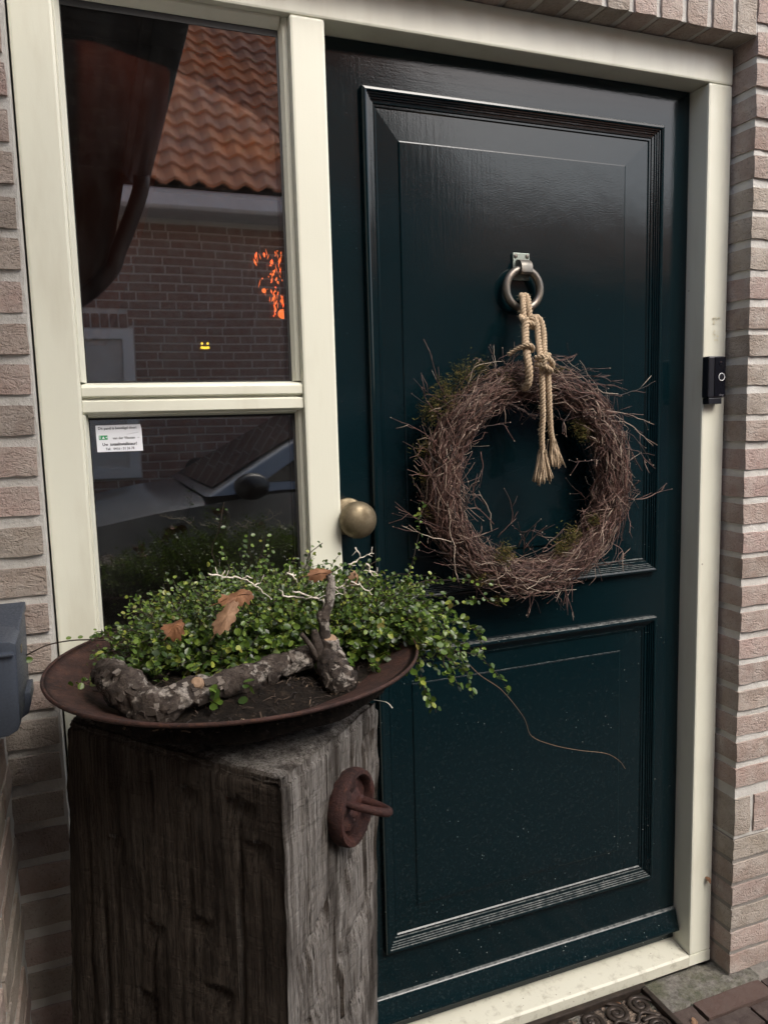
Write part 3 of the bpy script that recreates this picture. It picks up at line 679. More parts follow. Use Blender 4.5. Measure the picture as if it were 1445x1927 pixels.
for i in range(1, rings+1):
    for k in range(seg):
        a = 2*math.pi*k/seg; r = (SR+.012*n3(math.cos(a)*3,math.sin(a)*3,8)-.0)*i/rings; x, y = BC.x+r*math.cos(a), BC.y+r*math.sin(a); z = soil_z(x,y)
        if i == rings: z = .965
        vs.append((x,y,z))
fs = [(0,1+k,1+(k+1)%seg) for k in range(seg)]+[(1+(i-1)*seg+k, 1+i*seg+k, 1+i*seg+(k+1)%seg, 1+(i-1)*seg+(k+1)%seg) for i in range(1,rings) for k in range(seg)]
b.add(vs, fs); so_ = b.build('potting_soil', M_soil, None, smooth=True, kind='stuff'); tag(so_, 'dark crumbly potting soil filling the rusty bowl', 'soil')
b = MB()
for k in range(1500):
    a = random.uniform(0,6.283); r = SR*math.sqrt(random.random())*1.04; x, y = BC.x+r*math.cos(a), BC.y+r*math.sin(a); z = soil_z(x,y)+.001
    if random.random() < .45:
        t = random.uniform(0,6.283); L = random.uniform(.004,.016); up = random.uniform(-.002,.006)
        b.tube([(x,y,z),(x+L*math.cos(t)*.5,y+L*math.sin(t)*.5,z+up),(x+L*math.cos(t),y+L*math.sin(t),z+up*.6)], random.uniform(.0003,.0009), 3)
    else:
        s = random.uniform(.0012,.0038); q3 = [Vector((random.uniform(-s,s),random.uniform(-s,s),random.uniform(-s,s)*.7)) for _ in range(4)]; b.add([(x+p.x,y+p.y,z+p.z) for p in q3], [(0,1,2),(0,2,3),(0,3,1),(1,3,2)])
crumb = b.build('soil_crumbs', M_crumb, None, kind='stuff'); tag(crumb, 'loose bark crumbs and fibres scattered over the dark soil', 'soil')

# ------------------------------------------------------------------ gnarled branch lying in the bowl
def smooth_path(pts, n):
    pts = [Vector(p) for p in pts]; out = []
    P_ = [pts[0]*2-pts[1]]+pts+[pts[-1]*2-pts[-2]]
    for i in range(1, len(P_)-2):
        for j in range(n):
            t = j/n; a, b_, c, d = P_[i-1],P_[i],P_[i+1],P_[i+2]
            out.append(.5*((2*b_)+(c-a)*t+(2*a-5*b_+4*c-d)*t*t+(3*b_-a-3*c+d)*t**3))
    out.append(pts[-1]); return out
def lerp_list(v, n):
    out = []
    for i in range(len(v)-1): out += [v[i]+(v[i+1]-v[i])*j/n for j in range(n)]
    return out+[v[-1]]
bough = thing('branch', 'gnarled bark-covered branch lying across the soil in the bowl', 'branch', (-.22,-.42,.975))
bark = lambda i, k, p: 1+.24*fbm(p.x*38,p.y*38,p.z*38)+.16*n3(p.x*120,p.y*120,p.z*120)+(.10 if n3(p.x*70,p.y*70,p.z*70) > .12 else 0)
main = [at(196,1262,y=-.345), at(215,1275,y=-.375), at(240,1298,y=-.410), at(275,1325,y=-.440), at(310,1328,y=-.452), at(350,1308,y=-.445), at(410,1292,y=-.430), at(470,1275,y=-.415), at(530,1252,y=-.400), at(585,1235,y=-.390), at(612,1232,y=-.392), at(625,1255,y=-.415), at(640,1282,y=-.440), at(650,1300,y=-.452)]
mr = [.0145,.0205,.0235,.0215,.0205,.0175,.0150,.0185,.0150,.0140,.0175,.0200,.0205,.0125]
b = MB(); b.tube(smooth_path(main, 16), lerp_list(mr, 16), 34, True, bark); b.build('trunk', M_bark, bough, smooth=True)
fl = MB(); sp_m = smooth_path(main, 16); rm_ = lerp_list(mr, 16)
for k in range(150):
    i = random.randint(8, len(sp_m)-8); T_ = (sp_m[i+1]-sp_m[i-1]).normalized(); u_ = T_.orthogonal().normalized(); a_ = random.uniform(0,6.283)
    o_ = (u_*math.cos(a_)+T_.cross(u_)*math.sin(a_)); 
    if o_.z < -.35: continue
    c_ = sp_m[i]+o_*rm_[i]*random.uniform(.97,1.07); w2 = T_.cross(o_); su, sv = random.uniform(.003,.0085), random.uniform(.0035,.008); tl_a = random.uniform(-.25,.25)
    q8 = [(-1,-.9),(.1,-1),(.95,-.85),(1,.8),(-.2,.95),(-.95,1)]; top_p = [c_+T_*(x_*su*random.uniform(.8,1.2))+w2*(y_*sv*random.uniform(.8,1.2))+o_*(.0012+tl_a*x_*su-.35*(y_*sv)**2/rm_[i]) for x_, y_ in q8]
    fl.add(top_p+[p_-o_*.004 for p_ in top_p], [(0,1,2,3,4,5)]+[(i_,6+i_,6+(i_+1)%6,(i_+1)%6) for i_ in range(6)])
q = M('bark_plate', rough=.9, spec=.2); g_ = q.n('NewGeometry'); nz = q.noise(160,6,.8,q.coord()); q.set(Base_Color=q.mix(nz, q.ramp(g_.outputs['Random Per Island'], [(0,(.03,.024,.02)),(.6,(.05,.04,.032)),(1,(.16,.135,.11))]), q.ramp(g_.outputs['Random Per Island'], [(0,(.06,.048,.04)),(.6,(.11,.09,.075)),(.8,(.20,.17,.145)),(1,(.42,.38,.33))]))); q.bump(nz, .9, .004)
fl.build('bark_flake', q.m, bough, kind='stuff')
def stub(name, pts, rad, m=M_bark, k=8, n=14):
    b = MB(); b.tube(smooth_path(pts, k), lerp_list(rad, k), n, True, lambda i,kk,p: 1+.10*n3(p.x*120,p.y*120,p.z*120)); return b.build(name, m, bough, smooth=True)
stub('stump', [at(618,1262,y=-.400), at(620,1228,y=-.400), at(622,1203,y=-.402)], [.019,.0145,.0120])
b = MB(); c = at(622,1201,y=-.4025); b.lathe([(.0,.0),(.0085,.0),(.0092,-.002)], c, (.05,-.55,1), 18, close=False); b.build('cut_end', M_cut, bough)
stub('side_shoot', [at(612,1205,y=-.395), at(610,1175,y=-.392), at(612,1155,y=-.390), at(620,1135,y=-.388), at(622,1110,y=-.385), at(624,1095,y=-.384), at(618,1080,y=-.383)], [.0085,.0072,.0072,.0060,.0068,.0055,.0048])
stub('side_shoot', [at(604,1255,y=-.400), at(600,1225,y=-.404), at(594,1200,y=-.406), at(592,1186,y=-.407)], [.0095,.0080,.0062,.0040])
stub('side_shoot', [at(598,1240,y=-.405), at(585,1216,y=-.410), at(567,1193,y=-.414)], [.0050,.0036,.0032])
stub('side_shoot', [at(607,1172,y=-.391), at(603,1158,y=-.389), at(604,1150,y=-.388)], [.0060,.0055,.0035])
b = MB(); c = at(371,1283,y=-.4545); b.lathe([(.009,-.008),(.0066,-.001),(.0038,.0),(.0,-.0006)], c, (-.1,-.8,.6), 16, close=False); b.build('knot', M_cut, bough)

# ------------------------------------------------------------------ creeping plant
def leaf_pts(c, nrm, tip, s):
    nrm = nrm.normalized(); tip = (tip-nrm*tip.dot(nrm)); tip = tip.normalized() if tip.length > 1e-4 else nrm.orthogonal().normalized(); sd_ = nrm.cross(tip)
    w_ = s*random.uniform(.78,.98); pts = [(-.5,0,0),(-.30,.36,.10),(.10,.46,.13),(.42,.25,.09),(.52,0,.02),(.42,-.25,.09),(.10,-.46,.13),(-.30,-.36,.10)]
    return [c+tip*(p[0]*s)+sd_*(p[1]*w_)+nrm*(p[2]*s*.8) for p in pts]+[c-nrm*s*.02]
LF = [(8,i,(i+1)%8) for i in range(8)]
plant = thing('creeping_plant', 'dense wiry creeper with tiny round green leaves spilling from the bowl', 'plant', (-.15,-.22,.975))
leaves = []; stems = MB()
def grow(p, dirv, length, droop, curl=1.0, lf=True, lsize=(.0050,.0094), r0=.0009):
    n = max(4, int(length/.0072)); pts = [p.copy()]; d = dirv.normalized(); ph = random.uniform(0,100)
    for i in range(n):
        d = (d+Vector((n3(ph,i*.35,1),n3(ph,i*.35,2),n3(ph,i*.35,3)))*.40*curl+Vector((0,0,-droop))).normalized()
        q_ = pts[-1]+d*(length/n)
        r = math.hypot(q_.x-BC.x, q_.y-BC.y)
        if r < BR-.02 and q_.z < .985: q_.z = .985+random.uniform(0,.01)
        if q_.y > .004: q_.y = .004-random.uniform(0,.006); d.y = -abs(d.y)*.5
        pts.append(q_)
        if lf and i > n*.18:
            for _ in range(2 if random.random() < .55 else 1):
                off = Vector((random.gauss(0,1),random.gauss(0,1),random.gauss(0,1))).normalized()*random.uniform(.003,.008)
                c = q_+off
                if c.y > .018: c.y = .016
                nr = Vector((random.gauss(0,.55)+.08,random.gauss(0,.55)-.42,random.gauss(0,.45)+.75))
                leaves.append((c, nr, off+d*.004, random.uniform(*lsize)*(1.30 if c.y < -.28 and c.z < 1.06 else .90)))
    stems.tube(pts, lerp_list([r0,r0*.45],len(pts)-1) if len(pts) > 2 else r0, 4); return pts
for k in range(1050):
    a = random.uniform(0,6.283); rr = math.sqrt(random.random())
    base = Vector((-.125+.185*rr*math.cos(a), -.205+.115*rr*math.sin(a), .990))
    ox, oy = (base.x+.125)/.185, (base.y+.205)/.115
    up = .95-.55*rr*random.random()
    d = Vector((ox*.75+random.gauss(0,.25), oy*.55+random.gauss(0,.25)-.08, up))
    L = random.uniform(.07,.158)*(1.15-.38*rr)
    grow(base, d, L, random.uniform(.02,.10))
for k in range(62):                                      # the trailing side over the door
    base = Vector((-.02+random.uniform(-.05,.06), -.23+random.uniform(-.09,.09), .99+random.uniform(0,.05)))
    grow(base, Vector((1.0,random.gauss(-.12,.30),random.uniform(.10,.60))), random.uniform(.12,.235), random.uniform(.02,.06), .7)
for k in range(200):                                      # right shoulder, leaning over the rim
    base = Vector((-.015+random.uniform(-.075,.065), -.25+random.uniform(-.085,.075), .99))
    grow(base, Vector((random.gauss(.45,.3),random.gauss(-.35,.3),random.uniform(.6,1.1))), random.uniform(.08,.14), random.uniform(.05,.11), .9)
for k in range(26):                                       # front left fringe
    base = Vector((-.30+random.uniform(-.06,.05), -.27+random.uniform(-.05,.05), .99)); grow(base, Vector((random.gauss(-.4,.4),-.5,.5)), random.uniform(.04,.085), .06)
for (px, py) in ((415,1330),(468,1330),(398,1345)):
    grow(at(px,py,z=.984), Vector((random.gauss(0,.3),-.3,.9)), .032, .02, 1, True, (.008,.011))
for (x0_, y0_, top) in (((-.195),-.13,(422,945)),((-.13),-.15,(500,1010)),((-.10),-.16,(607,1022)),((-.06),-.17,(645,1060)),((-.02),-.15,(715,1052)),((-.15),-.15,(470,1010))):
    tp = at(*top, y=y0_-.03); base = Vector((x0_,y0_,1.06)); dd = tp-base; pts = []; 
    for i in range(12):
        t = i/11; pts.append(base+dd*t+Vector((n3(x0_*50,t*3,1),n3(x0_*50,t*3,2)*.5,0))*.028*math.sin(t*3.1))
        if i > 3 and random.random() < .75:
            for sgn in ((1,-1) if random.random() < .3 else (random.choice((1,-1)),)): leaves.append((pts[-1]+Vector((sgn*.006,random.uniform(-.004,.004),.002)), Vector((random.gauss(0,.5),-.8,.6)), Vector((sgn,0,.4)), random.uniform(.005,.0085)))
    stems.tube(pts, .0007, 4)
# single runners: one to the wall box, one hanging across the lower door panel
run = smooth_path([at(200,1205,y=-.20), at(165,1204,y=-.19), at(130,1206,y=-.18), at(90,1214,y=-.17), at(60,1228,y=-.16), at(37,1240,y=-.15)], 8); stems.tube(run, .0011, 5)
leaves.append((at(54,1242,y=-.155), Vector((.2,-1,.4)), Vector((1,0,.1)), .0125))
for q_ in run[6:20:5]: leaves.append((q_+Vector((0,0,.004)), Vector((.1,-.6,.8)), Vector((1,0,.5)), .008))
run2 = smooth_path([at(860,1225,y=-.20), at(900,1268,y=-.15), at(945,1300,y=-.08), at(985,1350,y=-.02), at(1000,1385,y=.0), at(1040,1402,y=.02), at(1090,1412,y=.03), at(1140,1418,y=.035), at(1165,1432,y=.036), at(1176,1447,y=.036)], 8)
rs = MB(); rs.tube(run2, lerp_list([.0007,.0004],len(run2)-1), 5); rs.build('runner', M('pale_runner', (.20,.12,.07), .6).m, plant)
run3 = smooth_path([at(690,1315,y=-.36), at(710,1318,y=-.37), at(728,1322,y=-.38), at(738,1332,y=-.38)], 6); rs = MB(); rs.tube(run3, [.0006]*(len(run3)-4)+[.0011]*4, 5); rs.build('runner', M_bleach, plant)
stems.build('stem', M_stem, plant, kind='stuff')
vis = sorted(leaves, key=lambda L: (L[0]-CAM).length/max(.2, .25+abs(L[1].normalized().dot((CAM-L[0]).normalized())))/L[3])
lst = MB()
for i, (c, nr, tp, s) in enumerate(vis):
    if i < 290:
        b = MB(); b.add(leaf_pts(c, nr, tp, s), LF); b.build('leaf', M_leaf, plant, smooth=True)
    else: lst.add(leaf_pts(c, nr, tp, s), LF)
lst.build('leaf', M_leaf, plant, smooth=True, kind='stuff')

# bleached dry twigs caught in the top of the plant
def dry(label, lines, y0):
    t = thing('dry_twig', label, 'dry twig', tuple(at(*lines[0][0], y=y0)), 'bleached twigs caught in the creeper')
    for ln in lines:
        pts = smooth_path([at(px, py, y=y0+.012*n3(px*.03,py*.03,1)) for px, py in ln], 6); b = MB()
        pts = [p+Vector((n3(p.x*190,p.z*190,1),n3(p.x*190,p.z*190,5),n3(p.x*190,p.z*190,9)))*.0035 for p in pts]
        for k_ in range(max(1,len(pts)//6)):
            i_ = random.randint(1,len(pts)-2); e_ = pts[i_]+Vector((random.gauss(0,.006),random.gauss(0,.003),random.gauss(.002,.006))); b.tube([pts[i_],(pts[i_]+e_)/2+Vector((random.gauss(0,.001),0,random.gauss(0,.001))),e_],[.0007,.0006,.0004],5)
        b.tube(pts, lerp_list([.0013,.0006],len(pts)-1), 6, True, lambda i,k,p: 1+.5*n3(p.x*420,p.y*420,p.z*420)); b.build('twig', M_bleach, t, smooth=True)
dry('long pale twig at the upper left of the creeper, running down from its window side', [[(392,1078),(420,1085),(455,1088),(480,1102),(497,1115),(512,1128)],[(455,1088),(475,1086)],[(480,1102),(492,1096)]], -.335)
dry('pale forked twig lying level across the middle behind the upright shoot', [[(530,1120),(565,1125),(600,1124),(645,1118)],[(550,1112),(590,1125),(618,1135)],[(610,1126),(608,1148)]], -.37)
dry('pale twig fragment low in the middle of the creeper', [[(540,1078),(552,1086),(560,1094)],[(538,1080),(560,1082)]], -.30)
dry('pale zigzag twig sticking up in front of the dark green door', [[(656,1064),(675,1052),(690,1045),(703,1040)],[(669,1033),(680,1048)],[(690,1062),(700,1075),(715,1082)],[(692,1062),(697,1080),(703,1090)]], -.27)
dry('tangled pale twigs at the right of the upright shoot', [[(622,1096),(640,1108),(660,1100),(685,1106)],[(652,1090),(672,1100),(690,1112),(700,1120)],[(640,1108),(655,1090)],[(650,1108),(650,1125)]], -.335)

# fallen leaves
def dead_leaf(label, c, w_, h_, nrm, up, seed, lobes=5, group='fallen brown leaves', name='fallen_leaf'):
    nrm = Vector(nrm).normalized(); up = Vector(up); up = (up-nrm*up.dot(nrm)).normalized(); sx = up.cross(nrm); n = 44; vs = []; random.seed(seed)
    for i in range(n):
        a = 2*math.pi*i/n; r = 1-.24*(.5+.5*math.cos(lobes*2*a/1.0+1))*abs(math.sin(a))**.4; r *= 1+.08*n3(i*.7,seed,1)
        x, z = math.sin(a)*r*w_/2*(1-.25*math.cos(a)), math.cos(a)*r*h_/2; vs.append((x,z))
    pts = [Vector((0,0,0))]; 
    for f in (.5,1.0): pts += [Vector((x*f,z*f,0)) for x, z in vs]
    def bend(p): return c+sx*p.x+up*p.y+nrm*(-.7*p.x*p.x/w_*2-.45*p.y*p.y/h_+.45*w_*n3(p.x*55+seed,p.y*55,2))
    b = MB(); b.add([bend(p) for p in pts], [(0,1+i,1+(i+1)%n) for i in range(n)]+[(1+i,1+n+i,1+n+(i+1)%n,1+(i+1)%n) for i in range(n)])
    b.tube([bend(Vector((0,h_*(-.75+1.1*t),0)))+nrm*.0003 for t in [i/8 for i in range(9)]], .0006, 4)
    o = b.build(name, M_dead, None, smooth=True); tag(o, label, 'leaf', group); return o
dead_leaf('pale brown curled oak leaf at the top of the creeper, left of the upright shoot', at(447,1121,y=-.350), .030, .052, (.1,-.65,.75), (.9,0,.25), 3)
dead_leaf('orange brown oak leaf hanging lower left under the pale one', at(427,1160,y=-.375), .026, .054, (-.1,-.9,.4), (.6,0,.8), 5)
dead_leaf('dull red brown leaf half buried at the left of the creeper', at(328,1178,y=-.34), .034, .030, (.0,-.7,.7), (.5,0,.8), 8)
dead_leaf('red brown withered leaf stuck on the tip of the upright shoot', at(604,1078,y=-.389), .020, .036, (.1,-.9,.5), (1,0,.1), 13)
dead_leaf('small orange brown leaf at the back right of the creeper', at(668,1086,y=-.30), .020, .022, (.2,-.9,.4), (.4,0,1), 21)
dead_leaf('small dry leaf caught on the foot of the right jamb', at(1334,1654,y=-.010), .022, .010, (.0,-.7,.8), (1,0,.3), 31)
random.seed(77)

# ------------------------------------------------------------------ wreath
WC = Vector((.4740,.0020,1.2000)); WR = .2015; WT = .0365
wre = thing('twig_wreath', 'round birch twig wreath with moss hanging on the green door', 'wreath', tuple(WC))
def wp_(th, rho, ph, dR=0):
    R = WR+dR+rho*math.cos(ph); return Vector((WC.x+R*math.cos(th), WC.y+min(rho*math.sin(ph)*.95, .044), WC.z+R*math.sin(th)))
def twig_path(th, rho, ph, arc, sgn, flare, n=9):
    pts = []; w1, w2 = random.gauss(0,1.3), random.uniform(-1,1); S = random.uniform(0,99)
    for i in range(n):
        t = i/(n-1); a = th+sgn*arc*t
        rr = rho*(1+.35*n3(S,t*2,1)); pp = ph+w1*t*1.2+.5*n3(S,t*3,2)
        p = wp_(a, rr, pp)
        er = Vector((math.cos(a),0,math.sin(a))); p += er*flare[0]*t**2.2+Vector((0,-1,0))*abs(flare[1])*t**2
        p += Vector((n3(S,t*5,3),n3(S,t*5,4)*.5,n3(S,t*5,5)))*.008
        if p.y > .046: p.y = .046
        pts.append(p)
    return pts
bulk = MB()
for k in range(2300):
    th = random.uniform(0,6.283); rho = WT*math.sqrt(random.uniform(.10,1.0)); ph = random.uniform(0,6.283)
    if random.random() < .6: ph = -math.pi/2+random.gauss(0,1.0)
    arc = random.uniform(.22,.85); sgn = 1 if random.random() < .42 else -1
    r0 = random.choice((random.uniform(.0005,.0009),random.uniform(.0006,.0011),random.uniform(.0008,.0016))); fl = (random.gauss(0.003,.014), random.uniform(0,.014))
    pts = twig_path(th, rho, ph, arc, sgn, fl, 8); bulk.tube(pts, lerp_list([r0,r0*.55],7), 4)
    if random.random() < .55:
        i = random.randint(2,6); d = (pts[min(i+1,7)]-pts[i-1]).normalized(); sp_ = pts[i]; dv = (d+Vector((random.gauss(0,.5),random.gauss(-.12,.3),random.gauss(0,.5)))).normalized(); L = random.uniform(.015,.045)
        q2 = sp_+dv*L; q2.y = min(q2.y,.045); bulk.tube([sp_, sp_+dv*L*.5+Vector((random.gauss(0,.002),0,random.gauss(0,.002))), q2], [r0*.6,r0*.5,r0*.4], 3)
bulk.build('twig', M_twig, wre, smooth=True, kind='stuff')
def stray(pts, r0, forks=2):
    b = MB(); n = len(pts); b.tube(pts, lerp_list([r0,r0*.42],n-1), 4)
    for k in range(forks):
        i = random.randint(max(1,n//3), n-2); d = (pts[i+1]-pts[i]).normalized(); dv = (d*.9+Vector((random.gauss(0,.55),random.gauss(0,.15),random.gauss(0,.55)))).normalized(); L = random.uniform(.012,.04)
        m_ = pts[i]+dv*L*.5+Vector((random.gauss(0,.002),0,random.gauss(0,.002))); e_ = pts[i]+dv*L+d*L*.2
        m_.y = min(m_.y,.046); e_.y = min(e_.y,.046); b.tube([pts[i],m_,e_], [r0*.6,r0*.5,r0*.38], 4); 
        b.lathe([(.0,-.0012),(r0*.9,.0),(r0*.5,.0016),(.0,.002)], e_, dv, 5)
    for k in range(3):
        i = random.randint(1,n-2); b.lathe([(.0,-.001),(r0*1.3,.0),(.0,.0018)], pts[i]+Vector((random.gauss(0,1),0,random.gauss(0,1))).normalized()*r0, (random.gauss(0,1),-.2,random.gauss(0,1)), 5)
    b.lathe([(.0,-.001),(r0*.8,.0),(.0,.0022)], pts[-1], pts[-1]-pts[-2], 5)
    b.build('twig', M_twig, wre, smooth=True)
given = [  # the sprays that stick out in the photograph (pixel spots of the tips, each at its own depth)
 [(835,740),(822,715),(812,668)], [(840,760),(815,745),(795,728)], [(835,850),(790,810),(735,787)], [(830,905),(800,880),(779,846)],
 [(850,1010),(800,985),(745,955)], [(850,1020),(795,1005),(757,990)], [(842,1000),(800,980),(752,965)], [(860,1045),(830,1040),(800,1030)],
 [(1090,740),(1150,745),(1195,735),(1231,718)], [(1080,720),(1150,725),(1180,735)], [(1070,708),(1120,708),(1168,722)], [(1130,770),(1180,780),(1230,798)],
 [(1120,790),(1175,795),(1205,815),(1228,838)], [(1130,800),(1190,820),(1228,876)], [(1150,840),(1200,850),(1215,870)], [(1150,930),(1200,940),(1240,925),(1251,913)],
 [(1130,1010),(1165,1030),(1175,1045)], [(1120,1030),(1140,1060),(1175,1050)], [(1060,1090),(1065,1115),(1080,1160)], [(1030,1085),(1010,1110),(995,1152)], [(1050,1080),(1075,1100),(1062,1135)],
 [(935,1010),(965,975),(950,918)], [(930,985),(895,950),(888,910)], [(925,1000),(920,960),(900,925)], [(905,850),(908,880),(902,892)], [(870,815),(925,800),(955,802)],
 [(960,760),(990,775),(1007,790)], [(985,1040),(985,1010),(965,990)], [(985,1035),(1010,1005),(1027,990)], [(975,1030),(990,1000),(1025,1005)], [(1060,1015),(1020,1040),(1035,1018)],
 [(1085,760),(1060,795),(1058,815)], [(1130,865),(1100,868),(1083,870)], [(900,770),(955,760),(1005,788)], [(930,700),(905,680),(900,677)], [(935,720),(932,690),(928,650)],
 [(1050,680),(1085,668),(1070,675)], [(1030,670),(1045,668),(1066,671)], [(880,725),(895,690),(945,680)], [(1020,735),(1100,695),(1118,700)], [(880,800),(815,770),(793,728)],
 [(1140,960),(1180,925),(1195,915)], [(1150,880),(1185,905),(1195,920)], [(840,900),(800,895),(770,893)], [(845,870),(810,850),(785,835)]]
for ln in given:
    ys = [random.uniform(-.03,-.005)]; yy = ys[0]-random.uniform(.0,.03)
    pts = smooth_path([at(px, py, y=ys[0]+(yy-ys[0])*i/(len(ln)-1)) for i, (px, py) in enumerate(ln)], 5); stray([p+Vector((n3(p.x*60,p.z*60,1),0,n3(p.x*60,p.z*60,9)))*.003 for p in pts], random.uniform(.0009,.0014), 3)
for k in range(240):
    th = random.uniform(0,6.283); inner = random.random() < .34; sgn = 1 if random.random() < .42 else -1
    ph = (math.pi if inner else 0)+random.gauss(0,.8); ph = ph if random.random() < .55 else -math.pi/2+random.gauss(0,.9)
    fl = ((-1 if inner else 1)*abs(random.gauss(.022,.018)), random.uniform(.0,.022))
    stray(twig_path(th, WT*random.uniform(.8,1.08), ph, random.uniform(.22,.70), sgn, fl, 9), random.uniform(.0007,.0013), random.choice((1,2,2,3)))
# dark twig core so the ring is opaque, then moss
core = MB(); core.tube([wp_(2*math.pi*i/96, 0, 0) for i in range(97)], WT*.52, 12, False, lambda i,k,p: 1+.2*n3(p.x*30,p.y*30,p.z*30)); core.build('core', M('wreath_core', (.022,.015,.011), 1.0).m, wre, smooth=True)
moss = MB()
for (px, py, rad, cnt, yy) in ((838,742,.022,420,-.005),(812,775,.020,320,0),(870,705,.020,320,-.01),(905,690,.014,160,-.005),(800,845,.016,220,.01),(800,900,.014,160,.01),(1095,815,.014,260,-.01),(1085,800,.012,140,-.01),
                               (1072,1010,.018,300,-.015),(1055,1030,.013,160,-.02),(950,1042,.016,260,-.035),(905,1085,.014,160,-.02),(932,1128,.009,120,.0),(1118,980,.012,160,-.02),(812,960,.012,140,.0),(955,715,.012,140,-.02),(1045,700,.012,140,-.02)):
    c0 = at(px, py, y=yy)
    for k in range(int(cnt*1.4)):
        p = c0+Vector((random.gauss(0,1),random.gauss(0,.6),random.gauss(0,1)))*rad*.66; d = Vector((random.gauss(0,1),random.gauss(-.4,.8),random.gauss(.1,1))).normalized(); L = random.uniform(.004,.011); p.y = min(p.y,.042)
        s_ = d.orthogonal().normalized()*random.uniform(.0004,.0008); e_ = p+d*L; e_.y = min(e_.y,.046); moss.add([p-s_,p+s_,(p+e_)/2+s_*1.3,e_,(p+e_)/2-s_*1.3], [(0,1,2,3,4)])
moss.build('moss', M_moss, wre, kind='stuff')

# ------------------------------------------------------------------ jute rope
rope = thing('jute_rope', 'twisted natural jute rope hanging the wreath from the knocker ring', 'rope', (.45,-.02,1.56))
fuzz = MB()
def resample(pts, step):
    pts = [Vector(p) for p in pts]; out = [pts[0]]; acc = 0
    for i in range(len(pts)-1):
        seg_ = pts[i+1]-pts[i]; L = seg_.length; t = step-acc
        while t <= L and L > 0: out.append(pts[i]+seg_*(t/L)); t += step
        acc = (acc+L) % step if L > 0 else acc
    return out
def cord(path, R=.0064, pitch=.021, name='cord', phase=0.0, fz=1.0):
    pts = resample(smooth_path(path, 14), .0016); n = len(pts); T = [(pts[min(i+1,n-1)]-pts[max(i-1,0)]).normalized() for i in range(n)]
    u = T[0].orthogonal().normalized(); fr_ = []
    for i in range(n):
        u = (u-T[i]*u.dot(T[i])).normalized(); fr_.append((u.copy(), T[i].cross(u)))
    b = MB()
    for s_ in range(3):
        st_ = []
        for i in range(n):
            a = phase+2*math.pi*(i*.0016/pitch+s_/3.0); st_.append(pts[i]+(fr_[i][0]*math.cos(a)+fr_[i][1]*math.sin(a))*R*.56)
        b.tube(st_, R*.47, 8, True, lambda i,k,p: 1+.12*n3(p.x*400,p.y*400,p.z*400))
    for i in range(int(n*.9*fz)):
        j = random.randrange(n); a = random.uniform(0,6.283); o_ = fr_[j][0]*math.cos(a)+fr_[j][1]*math.sin(a); p0 = pts[j]+o_*R*.9; dv = (o_+T[j]*random.gauss(0,1.0)+Vector((0,0,random.gauss(0,.4)))).normalized(); L = random.uniform(.002,.008)
        fuzz.tube([p0, p0+dv*L*.5, p0+dv*L+Vector((random.gauss(0,.001),random.gauss(0,.001),-.0008))], .00014, 3, False)
    return b.build(name, M_jute, rope, smooth=True)
yr = .008
cord([at(984,572,y=.0465), at(982,562,y=.043), at(981,556,y=.030), at(984,561,y=.0195), at(984,580,y=yr-.002), at(985,597,y=yr-.006), at(986,606,y=yr-.012)], .0062, phase=.4)
cord([at(990,574,y=.0465), at(988,564,y=.043), at(988,556,y=.030), at(993,562,y=.0190), at(995,582,y=yr-.002), at(997,598,y=yr-.006), at(1000,606,y=yr-.010)], .0062, phase=2.0)
# hitch: one coil round the bundle
c0 = at(992,604,y=yr-.010)
cord([c0+Vector((-.0135,.004,.010)), c0+Vector((-.0140,-.010,.000)), c0+Vector((-.005,-.017,-.006)), c0+Vector((.007,-.016,-.009)), c0+Vector((.0145,-.006,-.006)), c0+Vector((.013,.008,.002))], .0056, name='knot')
cord([c0+Vector((-.010,-.002,-.002)), c0+Vector((-.002,-.012,-.012)), c0+Vector((.009,-.010,-.014)), c0+Vector((.013,.004,-.008))], .0053, name='knot')
# left fall to the wreath and round it
cord([at(989,600,y=-.016), at(988,622,y=-.022), at(989,645,y=-.036), at(992,672,y=-.052), at(995,695,y=-.058), at(995,712,y=-.054), at(992,724,y=-.046), at(986,730,y=-.030), at(980,726,y=-.010)], .0076, .024, phase=1.0)
c1 = at(991,656,y=-.044)
cord([c1+Vector((-.030,.020,-.010)), c1+Vector((-.018,.004,.000)), c1+Vector((-.007,-.009,.006)), c1+Vector((.006,-.010,.003)), c1+Vector((.0105,.000,-.004)), c1+Vector((.004,.010,-.006))], .0046, name='knot')
# right doubled fall, knot and two tails
cord([at(998,604,y=-.012), at(1005,600,y=-.017), at(1010,612,y=-.022), at(1012,635,y=-.030), at(1015,662,y=-.046), at(1018,684,y=-.060)], .0062, phase=.2)
cord([at(1000,598,y=-.010), at(1012,598,y=-.013), at(1020,612,y=-.018), at(1023,636,y=-.028), at(1024,662,y=-.044), at(1025,682,y=-.058)], .0062, phase=1.7)
c2 = at(1022,682,y=-.060)
cord([c2+Vector((-.015,.003,.009)), c2+Vector((-.010,-.011,.010)), c2+Vector((.002,-.016,.006)), c2+Vector((.013,-.012,-.004)), c2+Vector((.015,.002,-.012)), c2+Vector((.004,.011,-.012))], .0053, name='knot')
cord([c2+Vector((-.013,.006,-.003)), c2+Vector((-.009,-.011,-.006)), c2+Vector((.003,-.014,-.013)), c2+Vector((.013,-.006,-.017)), c2+Vector((.011,.008,-.014))], .0052, name='knot')
cord([c2+Vector((.012,.004,.012)), c2+Vector((.004,-.012,.013)), c2+Vector((-.006,-.015,.004)), c2+Vector((-.007,-.012,-.010))], .0052, name='knot')
ta = [at(1019,692,y=-.060), at(1020,730,y=-.062), at(1021,780,y=-.058), at(1019,820,y=-.050), at(1020,852,y=-.042)]
